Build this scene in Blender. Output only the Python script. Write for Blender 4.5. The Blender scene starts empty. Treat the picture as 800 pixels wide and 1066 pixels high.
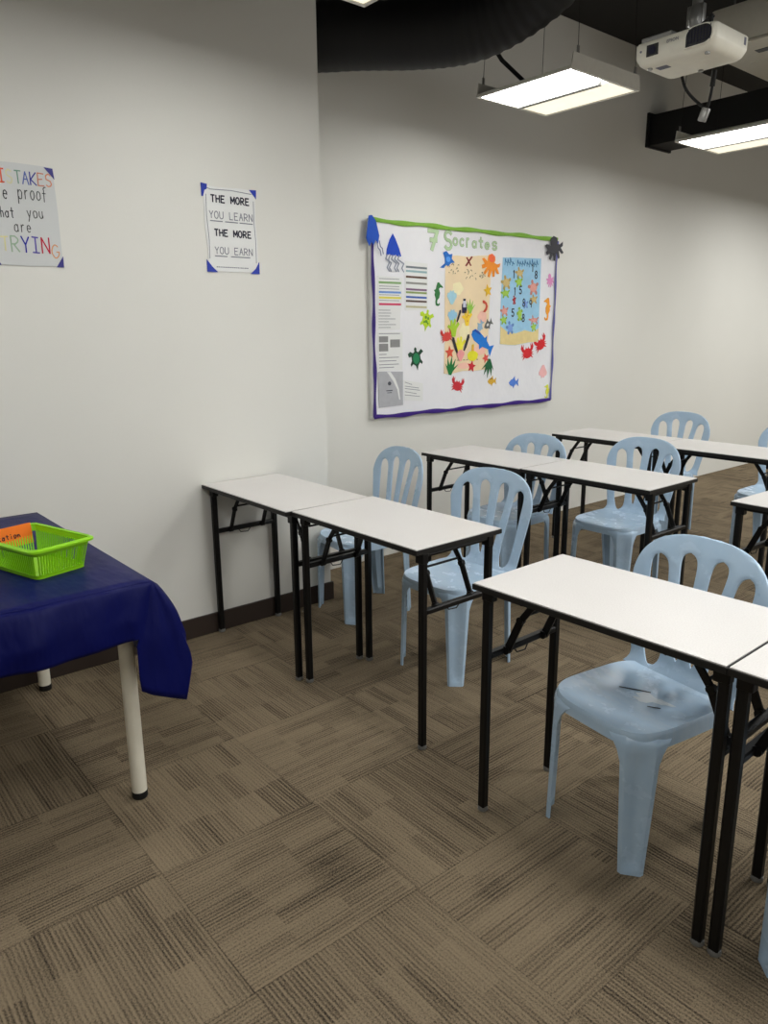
import bpy, bmesh, math, random
from mathutils import Vector, Matrix
R = math.radians
rnd = random.Random(7)
scene = bpy.context.scene
COL = scene.collection

# ------------------------------------------------------------------ helpers
class MB:
    """collects vertices and faces of one mesh"""
    def __init__(self):
        self.v = []; self.f = []; self.mi = []; self.cur = 0
    def add(self, vs, fs):
        o = len(self.v); self.v += [tuple(p) for p in vs]
        for f in fs:
            self.f.append([i + o for i in f]); self.mi.append(self.cur)
    def box(self, x0, x1, y0, y1, z0, z1, M=None):
        vs = [Vector((x, y, z)) for z in (z0, z1) for y in (y0, y1) for x in (x0, x1)]
        if M: vs = [M @ p for p in vs]
        self.add(vs, [(0, 2, 3, 1), (4, 5, 7, 6), (0, 1, 5, 4), (2, 6, 7, 3), (0, 4, 6, 2), (1, 3, 7, 5)])
    def rbox(self, x0, x1, y0, y1, z0, z1, r=.004, M=None, seg=2):
        """box with rounded edges"""
        bm = bmesh.new(); bmesh.ops.create_cube(bm, size=1)
        for v in bm.verts:
            v.co = Vector(((x0 + x1) / 2 + v.co.x * (x1 - x0), (y0 + y1) / 2 + v.co.y * (y1 - y0), (z0 + z1) / 2 + v.co.z * (z1 - z0)))
        bmesh.ops.bevel(bm, geom=list(bm.edges), offset=r, segments=seg, affect='EDGES', profile=.5)
        self.bm(bm, M)
    def bm(self, bm, M=None):
        bm.verts.index_update()
        vs = [(M @ v.co) if M else v.co.copy() for v in bm.verts]
        self.add(vs, [[v.index for v in f.verts] for f in bm.faces]); bm.free()
    def bar(self, p0, p1, w, h, up=(0, 0, 1)):
        """rectangular bar between two points"""
        p0, p1, up = Vector(p0), Vector(p1), Vector(up)
        d = (p1 - p0).normalized(); s = d.cross(up)
        if s.length < 1e-4: s = d.cross(Vector((1, 0, 0)))
        s.normalize(); u = s.cross(d)
        c = .18 * min(w, h)
        prof = []
        for sx, sy in ((1, 1), (-1, 1), (-1, -1), (1, -1)):
            a = (sx * (w / 2 - c), sy * h / 2); b = (sx * w / 2, sy * (h / 2 - c))
            prof += [b, a] if sx * sy > 0 else [a, b]
        vs = [p + s * a + u * b for p in (p0, p1) for a, b in prof]
        n = len(prof)
        fs = [(i, (i + 1) % n, n + (i + 1) % n, n + i) for i in range(n)] + [tuple(range(n))[::-1], tuple(range(n, 2 * n))]
        self.add(vs, fs)
    def tube(self, path, r, n=10, caps=True):
        path = [Vector(p) for p in path]
        rr = r if hasattr(r, '__len__') else [r] * len(path)
        rings = []; prev = None
        for i, p in enumerate(path):
            t = (path[min(i + 1, len(path) - 1)] - path[max(i - 1, 0)]).normalized()
            if prev is None:
                a = t.cross(Vector((0, 0, 1)))
                if a.length < 1e-3: a = t.cross(Vector((1, 0, 0)))
            else:
                a = prev - t * prev.dot(t)
            a.normalize(); prev = a; b = t.cross(a)
            rings.append([p + (a * math.cos(2 * math.pi * k / n) + b * math.sin(2 * math.pi * k / n)) * rr[i] for k in range(n)])
        vs = [q for ring in rings for q in ring]; fs = []
        for i in range(len(rings) - 1):
            for k in range(n):
                fs.append((i * n + k, i * n + (k + 1) % n, (i + 1) * n + (k + 1) % n, (i + 1) * n + k))
        if caps:
            fs.append(tuple(range(n))[::-1]); fs.append(tuple(range((len(rings) - 1) * n, len(rings) * n)))
        self.add(vs, fs)
    def loft(self, rings, closed=True, caps=True):
        n = len(rings[0]); vs = [q for r in rings for q in r]; fs = []
        m = n if closed else n - 1
        for i in range(len(rings) - 1):
            for k in range(m):
                fs.append((i * n + k, i * n + (k + 1) % n, (i + 1) * n + (k + 1) % n, (i + 1) * n + k))
        if caps:
            fs.append(tuple(range(n))[::-1]); fs.append(tuple(range((len(rings) - 1) * n, len(rings) * n)))
        self.add(vs, fs)
    def prism(self, poly, fn, t0, t1):
        """extruded outline; fn maps (a, b, depth) to a point"""
        n = len(poly)
        vs = [fn(a, b, t0) for a, b in poly] + [fn(a, b, t1) for a, b in poly]
        fs = [tuple(range(n))[::-1], tuple(range(n, 2 * n))] + [(i, (i + 1) % n, n + (i + 1) % n, n + i) for i in range(n)]
        self.add(vs, fs)
    def build(self, name, mat, parent=None, smooth=None, weld=False):
        me = bpy.data.meshes.new(name); me.from_pydata(self.v, [], self.f)
        mats = mat if isinstance(mat, (list, tuple)) else [mat]
        for m in mats: me.materials.append(m)
        if len(mats) > 1: me.polygons.foreach_set('material_index', self.mi)
        bm = bmesh.new(); bm.from_mesh(me)
        if weld: bmesh.ops.remove_doubles(bm, verts=bm.verts, dist=1e-5)
        bmesh.ops.recalc_face_normals(bm, faces=bm.faces)
        bm.to_mesh(me); bm.free()
        if smooth is not None:
            me.polygons.foreach_set('use_smooth', [True] * len(me.polygons))
            me.set_sharp_from_angle(angle=R(smooth))
        me.update()
        o = bpy.data.objects.new(name, me); COL.objects.link(o)
        if parent: o.parent = parent
        return o

def tag(o, label=None, cat=None, group=None, kind=None):
    if label: o['label'] = label
    if cat: o['category'] = cat
    if group: o['group'] = group
    if kind: o['kind'] = kind
    return o
def thing(name, label, cat, loc=(0, 0, 0), rz=0, group=None):
    o = bpy.data.objects.new(name, None); COL.objects.link(o)
    o.empty_display_size = .1; o.location = loc; o.rotation_euler = (0, 0, rz)
    return tag(o, label, cat, group)
KIDS = {}
def copy_tree(o, parent=None):
    c = o.copy(); COL.objects.link(c)
    if parent: c.parent = parent
    for ch in [x for x in bpy.data.objects if x.parent is o]: copy_tree(ch, c)
    return c

# ------------------------------------------------------------------ materials
def srgb(r, g, b):
    f = lambda c: (c / 255 / 12.92) if c / 255 <= .04045 else ((c / 255 + .055) / 1.055) ** 2.4
    return (f(r), f(g), f(b), 1)
class NT:
    def __init__(self, name):
        self.m = bpy.data.materials.new(name); self.m.use_nodes = True
        self.t = self.m.node_tree; self.n = self.t.nodes; self.l = self.t.links
        self.b = self.n['Principled BSDF']
    def node(self, typ, **kw):
        x = self.n.new(typ)
        for k, v in kw.items(): setattr(x, k, v)
        return x
    def put(self, sock, val):
        if hasattr(val, 'is_output') or isinstance(val, bpy.types.NodeSocket): self.l.new(val, sock)
        else: sock.default_value = val
    def math(self, op, a, b=0.0, c=None):
        x = self.node('ShaderNodeMath', operation=op)
        self.put(x.inputs[0], a); self.put(x.inputs[1], b)
        if c is not None: self.put(x.inputs[2], c)
        return x.outputs[0]
    def mix(self, fac, a, b):
        x = self.node('ShaderNodeMix', data_type='RGBA')
        self.put(x.inputs[0], fac); self.put(x.inputs[6], a); self.put(x.inputs[7], b)
        return x.outputs[2]
    def fmix(self, fac, a, b):
        x = self.node('ShaderNodeMix', data_type='FLOAT')
        self.put(x.inputs[0], fac); self.put(x.inputs[2], a); self.put(x.inputs[3], b)
        return x.outputs[0]
    def noise(self, vec, scale, detail=2, rough=.5, dim='3D'):
        x = self.node('ShaderNodeTexNoise', noise_dimensions=dim)
        if vec is not None: self.l.new(vec, x.inputs['Vector'])
        x.inputs['Scale'].default_value = scale; x.inputs['Detail'].default_value = detail
        x.inputs['Roughness'].default_value = rough
        return x.outputs['Fac']
    def xyz(self, x=0.0, y=0.0, z=0.0):
        c = self.node('ShaderNodeCombineXYZ')
        for i, v in enumerate((x, y, z)): self.put(c.inputs[i], v)
        return c.outputs[0]
    def ramp(self, fac, p0, p1):
        x = self.node('ShaderNodeMapRange'); self.put(x.inputs[0], fac)
        x.inputs[1].default_value = p0; x.inputs[2].default_value = p1
        return x.outputs[0]
    def bump(self, h, strength=.2, dist=.002):
        x = self.node('ShaderNodeBump'); x.inputs['Strength'].default_value = strength
        x.inputs['Distance'].default_value = dist
        self.l.new(h, x.inputs['Height']); self.l.new(x.outputs[0], self.b.inputs['Normal'])
    def coord(self, which='Object'):
        return self.node('ShaderNodeTexCoord').outputs[which]
    def set(self, **kw):
        names = {'color': 'Base Color', 'rough': 'Roughness', 'metal': 'Metallic', 'spec': 'Specular IOR Level', 'sheen': 'Sheen Weight', 'sub': 'Subsurface Weight', 'coat': 'Coat Weight', 'ecol': 'Emission Color', 'estr': 'Emission Strength', 'alpha': 'Alpha', 'trans': 'Transmission Weight'}
        for k, v in kw.items(): self.put(self.b.inputs[names[k]], v)
        return self.m

def plain(name, col, rough=.6, spec=.4, metal=0, var=.06, scale=30, bump=0):
    """one colour with a faint mottling"""
    t = NT(name); c = t.coord()
    n = t.noise(c, scale, 3)
    dark = tuple(x * (1 - var) for x in col[:3]) + (1,); lite = tuple(min(1, x * (1 + var)) for x in col[:3]) + (1,)
    t.set(color=t.mix(n, dark, lite), rough=rough, spec=spec, metal=metal)
    if bump: t.bump(t.noise(c, scale * 6, 3), bump)
    return t.m
def emit(name, col, s):
    t = NT(name); return t.set(color=(.8, .8, .8, 1), ecol=col, estr=s)

M = {}
def wallmat():
    t = NT('wall_paint'); c = t.node('ShaderNodeNewGeometry').outputs['Position']
    n = t.noise(c, 1.3, 3); n2 = t.noise(c, 120, 3)
    t.set(color=t.mix(n, srgb(219, 218, 212), srgb(227, 226, 220)), rough=.62, spec=.3)
    t.bump(n2, .12, .002); return t.m
M['wall'] = wallmat()
def carpetmat():
    t = NT('carpet_tiles'); P = t.node('ShaderNodeNewGeometry').outputs['Position']
    s = t.node('ShaderNodeSeparateXYZ'); t.l.new(P, s.inputs[0])
    X, Y = s.outputs[0], s.outputs[1]
    tx = t.math('DIVIDE', t.math('SUBTRACT', X, 1.46 - 10), .5); ty = t.math('DIVIDE', t.math('SUBTRACT', Y, .66 - 10), .5)
    ix, iy = t.math('FLOOR', tx), t.math('FLOOR', ty)
    par = t.math('MODULO', t.math('ADD', ix, iy), 2)          # 0: stripes along y
    a = t.fmix(par, X, Y); b = t.fmix(par, Y, X)
    wn = t.node('ShaderNodeTexWhiteNoise', noise_dimensions='2D'); t.l.new(t.xyz(ix, iy), wn.inputs['Vector'])
    tid = wn.outputs['Value']
    off = t.math('MULTIPLY', tid, 37)
    # fine ribs about a centimetre apart, waving a little along their length
    drift = t.noise(t.xyz(t.math('MULTIPLY', a, 9), t.math('MULTIPLY', b, 9), off), 1, 2, .6)
    aw = t.math('ADD', a, t.math('MULTIPLY', drift, .006))
    rib = t.math('ADD', t.math('MULTIPLY', t.math('SINE', t.math('MULTIPLY', aw, 2 * math.pi / .0112)), .5), .5)
    st = t.ramp(t.noise(t.xyz(t.math('ADD', t.math('MULTIPLY', a, 95), off), t.math('MULTIPLY', b, 3), off), 1, 1, .5), .40, .60)
    # rectangular blocks in which the dark ribs come and go
    blk = t.node('ShaderNodeTexWhiteNoise', noise_dimensions='3D')
    ba = t.math('FLOOR', t.math('ADD', t.math('DIVIDE', a, .056), t.math('MULTIPLY', tid, 7)))
    bw = t.node('ShaderNodeTexWhiteNoise', noise_dimensions='2D'); t.l.new(t.xyz(ba, off), bw.inputs['Vector'])
    bb = t.math('FLOOR', t.math('ADD', t.math('DIVIDE', b, .165), t.math('MULTIPLY', bw.outputs['Value'], .25)))
    t.l.new(t.xyz(ba, bb, off), blk.inputs['Vector'])
    bv = blk.outputs['Value']
    dark = t.math('MULTIPLY', rib, t.math('ADD', t.math('MULTIPLY', bv, .30), .22))
    dark = t.math('ADD', dark, t.math('MULTIPLY', st, t.math('ADD', t.math('MULTIPLY', bv, .16), .14)))
    dark = t.math('ADD', dark, t.math('MULTIPLY', bv, .05))
    loop = t.noise(P, 330, 2, .7); loop2 = t.ramp(t.noise(P, 230, 3, .85), .36, .64)
    dark = t.math('ADD', dark, t.math('MULTIPLY', t.math('SUBTRACT', loop2, .5), .85))
    tone = t.math('MULTIPLY', t.math('SUBTRACT', tid, .5), .10)
    dark = t.math('ADD', dark, tone)
    wear = t.noise(P, 1.3, 3)
    dark = t.math('ADD', dark, t.math('MULTIPLY', t.math('SUBTRACT', wear, .5), .5))
    # seams between tiles
    def seam(q):
        fr = t.math('FRACT', q); return t.math('GREATER_THAN', t.math('ABSOLUTE', t.math('SUBTRACT', fr, .5)), .4955)
    se = t.math('MAXIMUM', seam(tx), seam(ty))
    dark = t.math('ADD', dark, t.math('MULTIPLY', se, .22))
    # two trodden-in spots
    for (sx, sy, r) in ((1.745, 1.03, .085), (2.08, 1.31, .06)):
        d = t.math('SQRT', t.math('ADD', t.math('POWER', t.math('SUBTRACT', X, sx), 2), t.math('POWER', t.math('MULTIPLY', t.math('SUBTRACT', Y, sy), .8), 2)))
        k = t.ramp(d, r, r * .2)
        dark = t.math('ADD', dark, t.math('MULTIPLY', t.math('MULTIPLY', k, t.noise(P, 30, 3)), .6))
    cl = t.node('ShaderNodeClamp'); t.l.new(dark, cl.inputs[0])
    col = t.mix(cl.outputs[0], srgb(136, 121, 99), srgb(36, 30, 25))
    t.set(color=col, rough=.95, spec=.1)
    t.bump(t.math('ADD', loop, t.math('MULTIPLY', rib, .5)), .5, .003)
    return t.m
M['carpet'] = carpetmat()
M['ceil'] = plain('black_ceiling_paint', srgb(40, 39, 38), .8, .25)
M['skirt'] = plain('dark_brown_skirting', srgb(52, 42, 37), .45, .4)
def topmat():
    t = NT('pale_laminate'); c = t.coord()
    n = t.noise(c, 260, 2, .7); n2 = t.noise(c, 4, 3)
    col = t.mix(t.ramp(n, .3, .7), srgb(205, 201, 198), srgb(222, 219, 216))
    t.set(color=t.mix(t.math('MULTIPLY', n2, .35), col, srgb(199, 196, 194)), rough=t.fmix(n2, .3, .42), spec=.45)
    return t.m
M['top'] = topmat()
M['edge'] = plain('black_edge_band', srgb(28, 27, 26), .5, .3)
M['black'] = plain('black_powder_coat', srgb(9, 9, 10), .42, .3, var=.2, bump=.03)
M['glide'] = plain('grey_plastic_glide', srgb(120, 120, 118), .4, .4)
def chairmat(name, dust):
    t = NT(name); c = t.coord()
    n = t.noise(c, 9, 4, .65); n2 = t.noise(c, 40, 3)
    mp = t.node('ShaderNodeMapping'); mp.inputs['Scale'].default_value = (6, 40, 6); mp.inputs['Rotation'].default_value = (0, 0, .5)
    t.l.new(c, mp.inputs[0]); streak = t.noise(mp.outputs[0], 1.6, 3, .6)
    base = t.mix(n2, srgb(166, 192, 217), srgb(174, 199, 222))
    d = t.math('MULTIPLY', t.ramp(t.math('ADD', t.math('MULTIPLY', n, .5), t.math('MULTIPLY', streak, .5)), .42, .82), dust)
    t.set(color=t.mix(d, base, srgb(206, 216, 222)), rough=t.fmix(n, .16, .36), spec=.5)
    t.bump(t.noise(c, 18, 3), .08, .003)
    return t.m
M['chair'] = chairmat('pale_blue_plastic', .25)
M['seat'] = chairmat('pale_blue_plastic_scuffed', .55)
def clothmat():
    t = NT('navy_satin'); c = t.coord()
    w = t.noise(c, 3.2, 3, .55); w2 = t.noise(c, 700, 1)
    t.set(color=t.mix(w, srgb(6, 10, 60), srgb(9, 16, 86)), rough=.42, spec=.12, sheen=.0)
    t.b.inputs['Sheen Roughness'].default_value = .4
    t.b.inputs['Sheen Tint'].default_value = srgb(60, 80, 200)
    mp = t.node('ShaderNodeMapping'); mp.inputs['Scale'].default_value = (3, 8, 3); t.l.new(c, mp.inputs[0])
    t.bump(t.math('ADD', t.noise(mp.outputs[0], 1.3, 3, .6), t.math('MULTIPLY', w2, .02)), .35, .03)
    return t.m
M['cloth'] = clothmat()
M['whitemetal'] = plain('cream_enamel', srgb(226, 221, 205), .4, .4)
M['rubber'] = plain('black_rubber', srgb(24, 24, 24), .7, .3)
M['board_top'] = plain('chipboard', srgb(150, 130, 105), .7, .2)
M['green'] = plain('lime_green_plastic', srgb(138, 205, 20), .32, .5, var=.05)
M['orange'] = plain('orange_card', srgb(246, 118, 34), .6, .3)
M['paper'] = plain('white_paper', srgb(228, 229, 228), .7, .2, var=.03, scale=8)
M['boardpaper'] = None
def bpaper():
    t = NT('crinkled_board_paper'); c = t.coord()
    n = t.noise(c, 3.5, 4, .6)
    t.set(color=t.mix(n, srgb(226, 226, 232), srgb(240, 240, 242)), rough=.55, spec=.35)
    v = t.node('ShaderNodeTexVoronoi'); v.inputs['Scale'].default_value = 5; t.l.new(c, v.inputs['Vector'])
    t.bump(t.math('ADD', n, t.math('MULTIPLY', v.outputs['Distance'], .4)), .35, .02); return t.m
M['boardpaper'] = bpaper()
M['handpaper'] = plain('grey_white_poster_paper', srgb(206, 208, 208), .7, .2, var=.03, scale=5)
M['tape'] = plain('blue_tape', srgb(30, 55, 170), .45, .4)
M['tape_dark'] = plain('dark_blue_tape', srgb(50, 46, 130), .45, .4)
M['ink'] = plain('dark_ink', srgb(32, 32, 52), .6, .2)
M['inkgrey'] = plain('grey_ink', srgb(110, 112, 126), .6, .2)
M['alu'] = plain('silver_frame', srgb(214, 214, 212), .35, .5)
M['projwhite'] = plain('ivory_projector_plastic', srgb(232, 229, 216), .4, .4)
M['projdark'] = plain('dark_grille', srgb(16, 16, 20), .4, .4)
M['steel'] = plain('grey_steel', srgb(150, 150, 148), .35, .5, metal=.6)
M['lampwhite'] = plain('white_lamp_enamel', srgb(216, 214, 206), .4, .4)
M['lamp_on'] = emit('lit_diffuser', (1, 1, .97, 1), 21)
M['lamp_soft'] = emit('lit_cream_diffuser', (1, .92, .70, 1), .85)
M['lamp_strip'] = emit('lit_strip', (1, .98, .92, 1), 2.5)
M['duct'] = plain('black_duct_cloth', srgb(17, 17, 19), .6, .35, var=.25, scale=12)
M['beamblack'] = plain('black_beam_paint', srgb(22, 22, 23), .6, .3)
M['acwhite'] = plain('off_white_plastic', srgb(208, 204, 192), .5, .35)
PCOL = {}
def pc(r, g, b):
    """coloured craft paper"""
    k = (r, g, b)
    if k not in PCOL: PCOL[k] = plain('craft_paper_%d' % len(PCOL), srgb(r, g, b), .65, .25, var=.12, scale=25)
    return PCOL[k]

# ------------------------------------------------------------------ camera
CAMX, CAMH = 3.2174, 1.4546
PITCH, YAW, ROLL = R(13.711682), R(50.117156), R(-.471354)
fw = Vector((-math.sin(YAW) * math.cos(PITCH), math.cos(YAW) * math.cos(PITCH), -math.sin(PITCH)))
rt = Vector((math.cos(YAW), math.sin(YAW), 0)); up = rt.cross(fw)
r2 = rt * math.cos(ROLL) + up * math.sin(ROLL); u2 = -rt * math.sin(ROLL) + up * math.cos(ROLL)
cd = bpy.data.cameras.new('camera'); cam = bpy.data.objects.new('camera', cd); COL.objects.link(cam)
cam.matrix_world = Matrix(((r2.x, u2.x, -fw.x, CAMX), (r2.y, u2.y, -fw.y, 0), (r2.z, u2.z, -fw.z, CAMH), (0, 0, 0, 1)))
cd.sensor_fit = 'HORIZONTAL'; cd.sensor_width = 36; cd.lens = 780.03 / 800 * 36; cd.clip_start = .02
scene.camera = cam

# ------------------------------------------------------------------ room shell
XR, YC, CZ = -.4207, 2.30, 3.53
def struct(name, mb, m, smooth=None):
    return tag(mb.build(name, m, None, smooth), kind='structure')
mb = MB(); mb.box(-.7, 7.2, -2.6, 11.2, -.12, 0); struct('floor', mb, M['carpet'])
mb = MB(); mb.box(-.7, 7.2, -2.6, 11.2, CZ, CZ + .1); struct('ceiling', mb, M['ceil'])
mb = MB()   # the left wall with its projecting pier, then the set-back wall behind it
mb.box(-.6, 0, -2.5, YC, 0, CZ)
struct('wall_left', mb, M['wall'])
mb = MB(); mb.box(-.6, XR, YC, 11.0, 0, CZ); struct('wall_recessed', mb, M['wall'])
mb = MB(); mb.box(-.6, 7.1, 11.0, 11.1, 0, CZ); struct('wall_back', mb, M['wall'])
mb = MB(); mb.box(7.0, 7.1, -2.5, 11.0, 0, CZ); struct('wall_right', mb, M['wall'])
mb = MB(); mb.box(-.6, 7.1, -2.6, -2.5, 0, CZ); struct('wall_front', mb, M['wall'])
mb = MB()
mb.rbox(0, .012, -2.5, YC + .012, 0, .1, .003)
mb.rbox(XR, .0, YC, YC + .012, 0, .1, .003)
struct('baseboard_left', mb, M['skirt'])
mb = MB(); mb.box(XR, 3.4, 5.82, 6.12, 2.862, 3.085)
mb.box(XR, XR + .02, 5.79, 6.15, 2.85, 3.1)
struct('ceiling_beam', mb, M['beamblack'])

# ------------------------------------------------------------------ folding tables
TL, TW, TH, TT = .735, .425, .75, .02
def make_table():
    t = thing('folding_table', 'x', 'table')
    mb = MB(); mb.rbox(.003, TL - .003, .003, TW - .003, TH - .004, TH, .0012); mb.build('tabletop', M['top'], t)
    mb = MB(); mb.rbox(0, TL, 0, TW, TH - TT, TH - .0035, .0015); mb.build('edge_band', M['edge'], t)
    for y in (.05, TW - .05):   # steel rails under the top
        mb = MB(); mb.bar((.03, y, TH - TT - .0105), (TL - .03, y, TH - TT - .0105), .02, .021); mb.build('under_rail', M['black'], t)
    lx, ly = .02, .049
    for sx in (0, 1):
        x = lx if sx == 0 else TL - lx; d = 1 if sx == 0 else -1
        for y in (ly, TW - ly):
            mb = MB(); mb.bar((x, y, .014), (x, y, TH - TT - .0005), .026, .026, up=(0, 1, 0)); lg = mb.build('leg', M['black'], t)
            mb = MB(); mb.tube([(x, y, 0), (x, y, .004), (x, y, .016)], [.014, .0165, .0155], 12)
            mb.build('foot_glide', M['glide'], lg, 40)
            mb = MB(); mb.rbox(min(x - d * .014, x + d * .024), max(x - d * .014, x + d * .024), y - .0145, y + .0145, TH - TT - .04, TH - TT - .0005, .004); mb.build('leg_socket', M['black'], t)
        mb = MB(); mb.bar((x, ly + .012, .515), (x, TW - ly - .012, .515), .024, .02)
        mb.build('crossbar', M['black'], t, 40)
        mb = MB(); mb.tube([(x, ly, TH - TT - .012), (x, TW - ly, TH - TT - .012)], .009, 8); mb.build('pivot_rod', M['black'], t, 40)
        mb = MB(); mb.tube([(x + d * .004, .17, .507), (x + d * .006, .18, .492), (x + d * .006, .22, .488), (x + d * .004, .235, .505)], .0022, 6)
        mb.build('catch_wire', M['black'], t, 40)
        top = x + d * .135
        for y in (ly + .075, TW - ly - .075):
            mb = MB()
            mid = (x + d * .062, y, .625)
            mb.bar((x + d * .014, y, .515), mid, .008, .024); mb.bar(mid, (top, y, TH - TT - .008), .008, .02)
            mb.tube([(mid[0], y - .008, mid[2]), (mid[0], y + .008, mid[2])], .012, 10)
            mb.tube([(x + d * .014, y - .009, .517), (x + d * .014, y + .009, .517)], .013, 10)
            mb.build('brace', M['black'], t, 40)
        mb = MB(); mb.tube([(x + d * .075, ly + .078, .642), (x + d * .075, TW - ly - .078, .642)], .0045, 8); mb.build('brace_rod', M['black'], t, 40)
        mb = MB(); mb.tube([(top, .03, TH - TT - .010), (top, TW - .03, TH - TT - .010)], .006, 8)
        mb.build('brace_rod', M['black'], t, 40)
    return t
G = 'folding classroom tables'
tables = [
 (.003, 1.563, -.3, 'pale topped folding table pushed up against the left wall'),
 (.745, 1.582, .5, 'pale folding table joined end to end with the table at the left wall'),
 (1.820, 1.493, .7, 'nearest full pale folding table with a blue chair tucked under it'),
 (2.5565, 1.503, .7, 'pale folding table cut off by the photo edge beside the nearest table'),
 (.008, 2.972, .37, 'folding table in the second row standing next to the wall below the notice board'),
 (.7465, 2.988, .3, 'second row folding table whose end reaches the aisle, in front of a chair'),
 (.022, 4.182, 0, 'farthest folding table, its end at the wall beyond the notice board'),
 (.760, 4.182, 0, 'back row folding table continuing the farthest one away from the wall'),
 (1.813, 3.052, -2.0, 'folding table across the aisle from the second row, only its corner showing'),
]
proto = make_table()
for i, (x, y, a, lab) in enumerate(tables):
    o = proto if i == 0 else copy_tree(proto)
    o.location = (x, y, 0); o.rotation_euler = (0, 0, R(a)); tag(o, lab, 'table', G)

# ------------------------------------------------------------------ plastic chairs (front of the seat towards -y)
def lerp(a, b, t): return a + (b - a) * t
SZ = .425
def se(th, a, b, n=4.2):
    c, s = math.cos(th), math.sin(th)
    return (a * math.copysign(abs(c) ** (2 / n), c), b * math.copysign(abs(s) ** (2 / n), s))
def seat_mesh():
    mb = MB(); N = 72; A, B = .186, .196
    def zt(x, y, r):
        dish = -.016 * max(0, 1 - r ** 3)
        roll = -.010 * max(0, (-y - .11) / .085) ** 2 if y < -.11 else 0
        return SZ + dish + roll
    rings = []
    for r in (.02, .2, .4, .6, .75, .86, .94):
        rings.append([(lambda p: (p[0], p[1], zt(p[0], p[1], r)))(se(2 * math.pi * k / N, A * r, B * r)) for k in range(N)])
    for off, dz in ((.985, -.001), (1.0, -.006), (1.006, -.014), (1.01, -.03)):
        rings.append([(lambda p: (p[0], p[1], zt(p[0], p[1], 1) + dz))(se(2 * math.pi * k / N, A * off, B * off)) for k in range(N)])
    def low(k):      # the apron is deeper at the four corners
        th = 2 * math.pi * k / N; return .048 + .006 * abs(math.sin(2 * th)) ** 3
    rings.append([(lambda p: (p[0], p[1], SZ - low(k)))(se(2 * math.pi * k / N, A * 1.016, B * 1.016)) for k in range(N)])
    rings.append([(lambda p: (p[0], p[1], SZ - low(k)))(se(2 * math.pi * k / N, A * .985, B * .985)) for k in range(N)])
    rings.append([(lambda p: (p[0], p[1], SZ - .022))(se(2 * math.pi * k / N, A * .965, B * .965)) for k in range(N)])
    rings.append([(lambda p: (p[0], p[1], SZ - .026))(se(2 * math.pi * k / N, A * .02, B * .02)) for k in range(N)])
    mb.loft(rings); return mb
def leg_mesh(sx, sy):
    mb = MB(); rings = []
    ftx, fty = (.183, .197) if sy < 0 else (.172, .215)
    for z in (0, .004, .018, .03, .05, .12, .2, .28, .33, .36, .385, .398, .41, .414):
        t = min(1, z / .405); pin = max(0, z - .395) * 1.0
        cx, cy = lerp(ftx, .1895, t) - pin, lerp(fty, .1995, t) - pin
        ch = lerp(.036, .058, t); wl = ch + lerp(.012, .018, t) + (.045 * max(0, (z - .33) / .075) ** 1.6 if z > .33 else 0)
        rd = 0 if z < .03 else (.009 if z < .34 else lerp(.009, -.002, min(1, (z - .34) / .045)))
        th = .006; g = .006
        path = [(wl, 0), (ch, 0), (ch * .93, ch * .07), (ch * .80, ch * .20 + rd), (ch * .5 + rd * .7, ch * .5 + rd * .7), (ch * .20 + rd, ch * .80), (ch * .07, ch * .93), (0, ch), (0, wl),
                (th, wl), (th, ch + .003), (ch * .55 + rd + th * .8, ch * .55 + rd + th * .8), (ch + .003, th), (wl, th)]
        rings.append([(sx * (cx - a), sy * (cy - b), z) for a, b in path])
    mb.loft(rings); return mb
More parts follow.
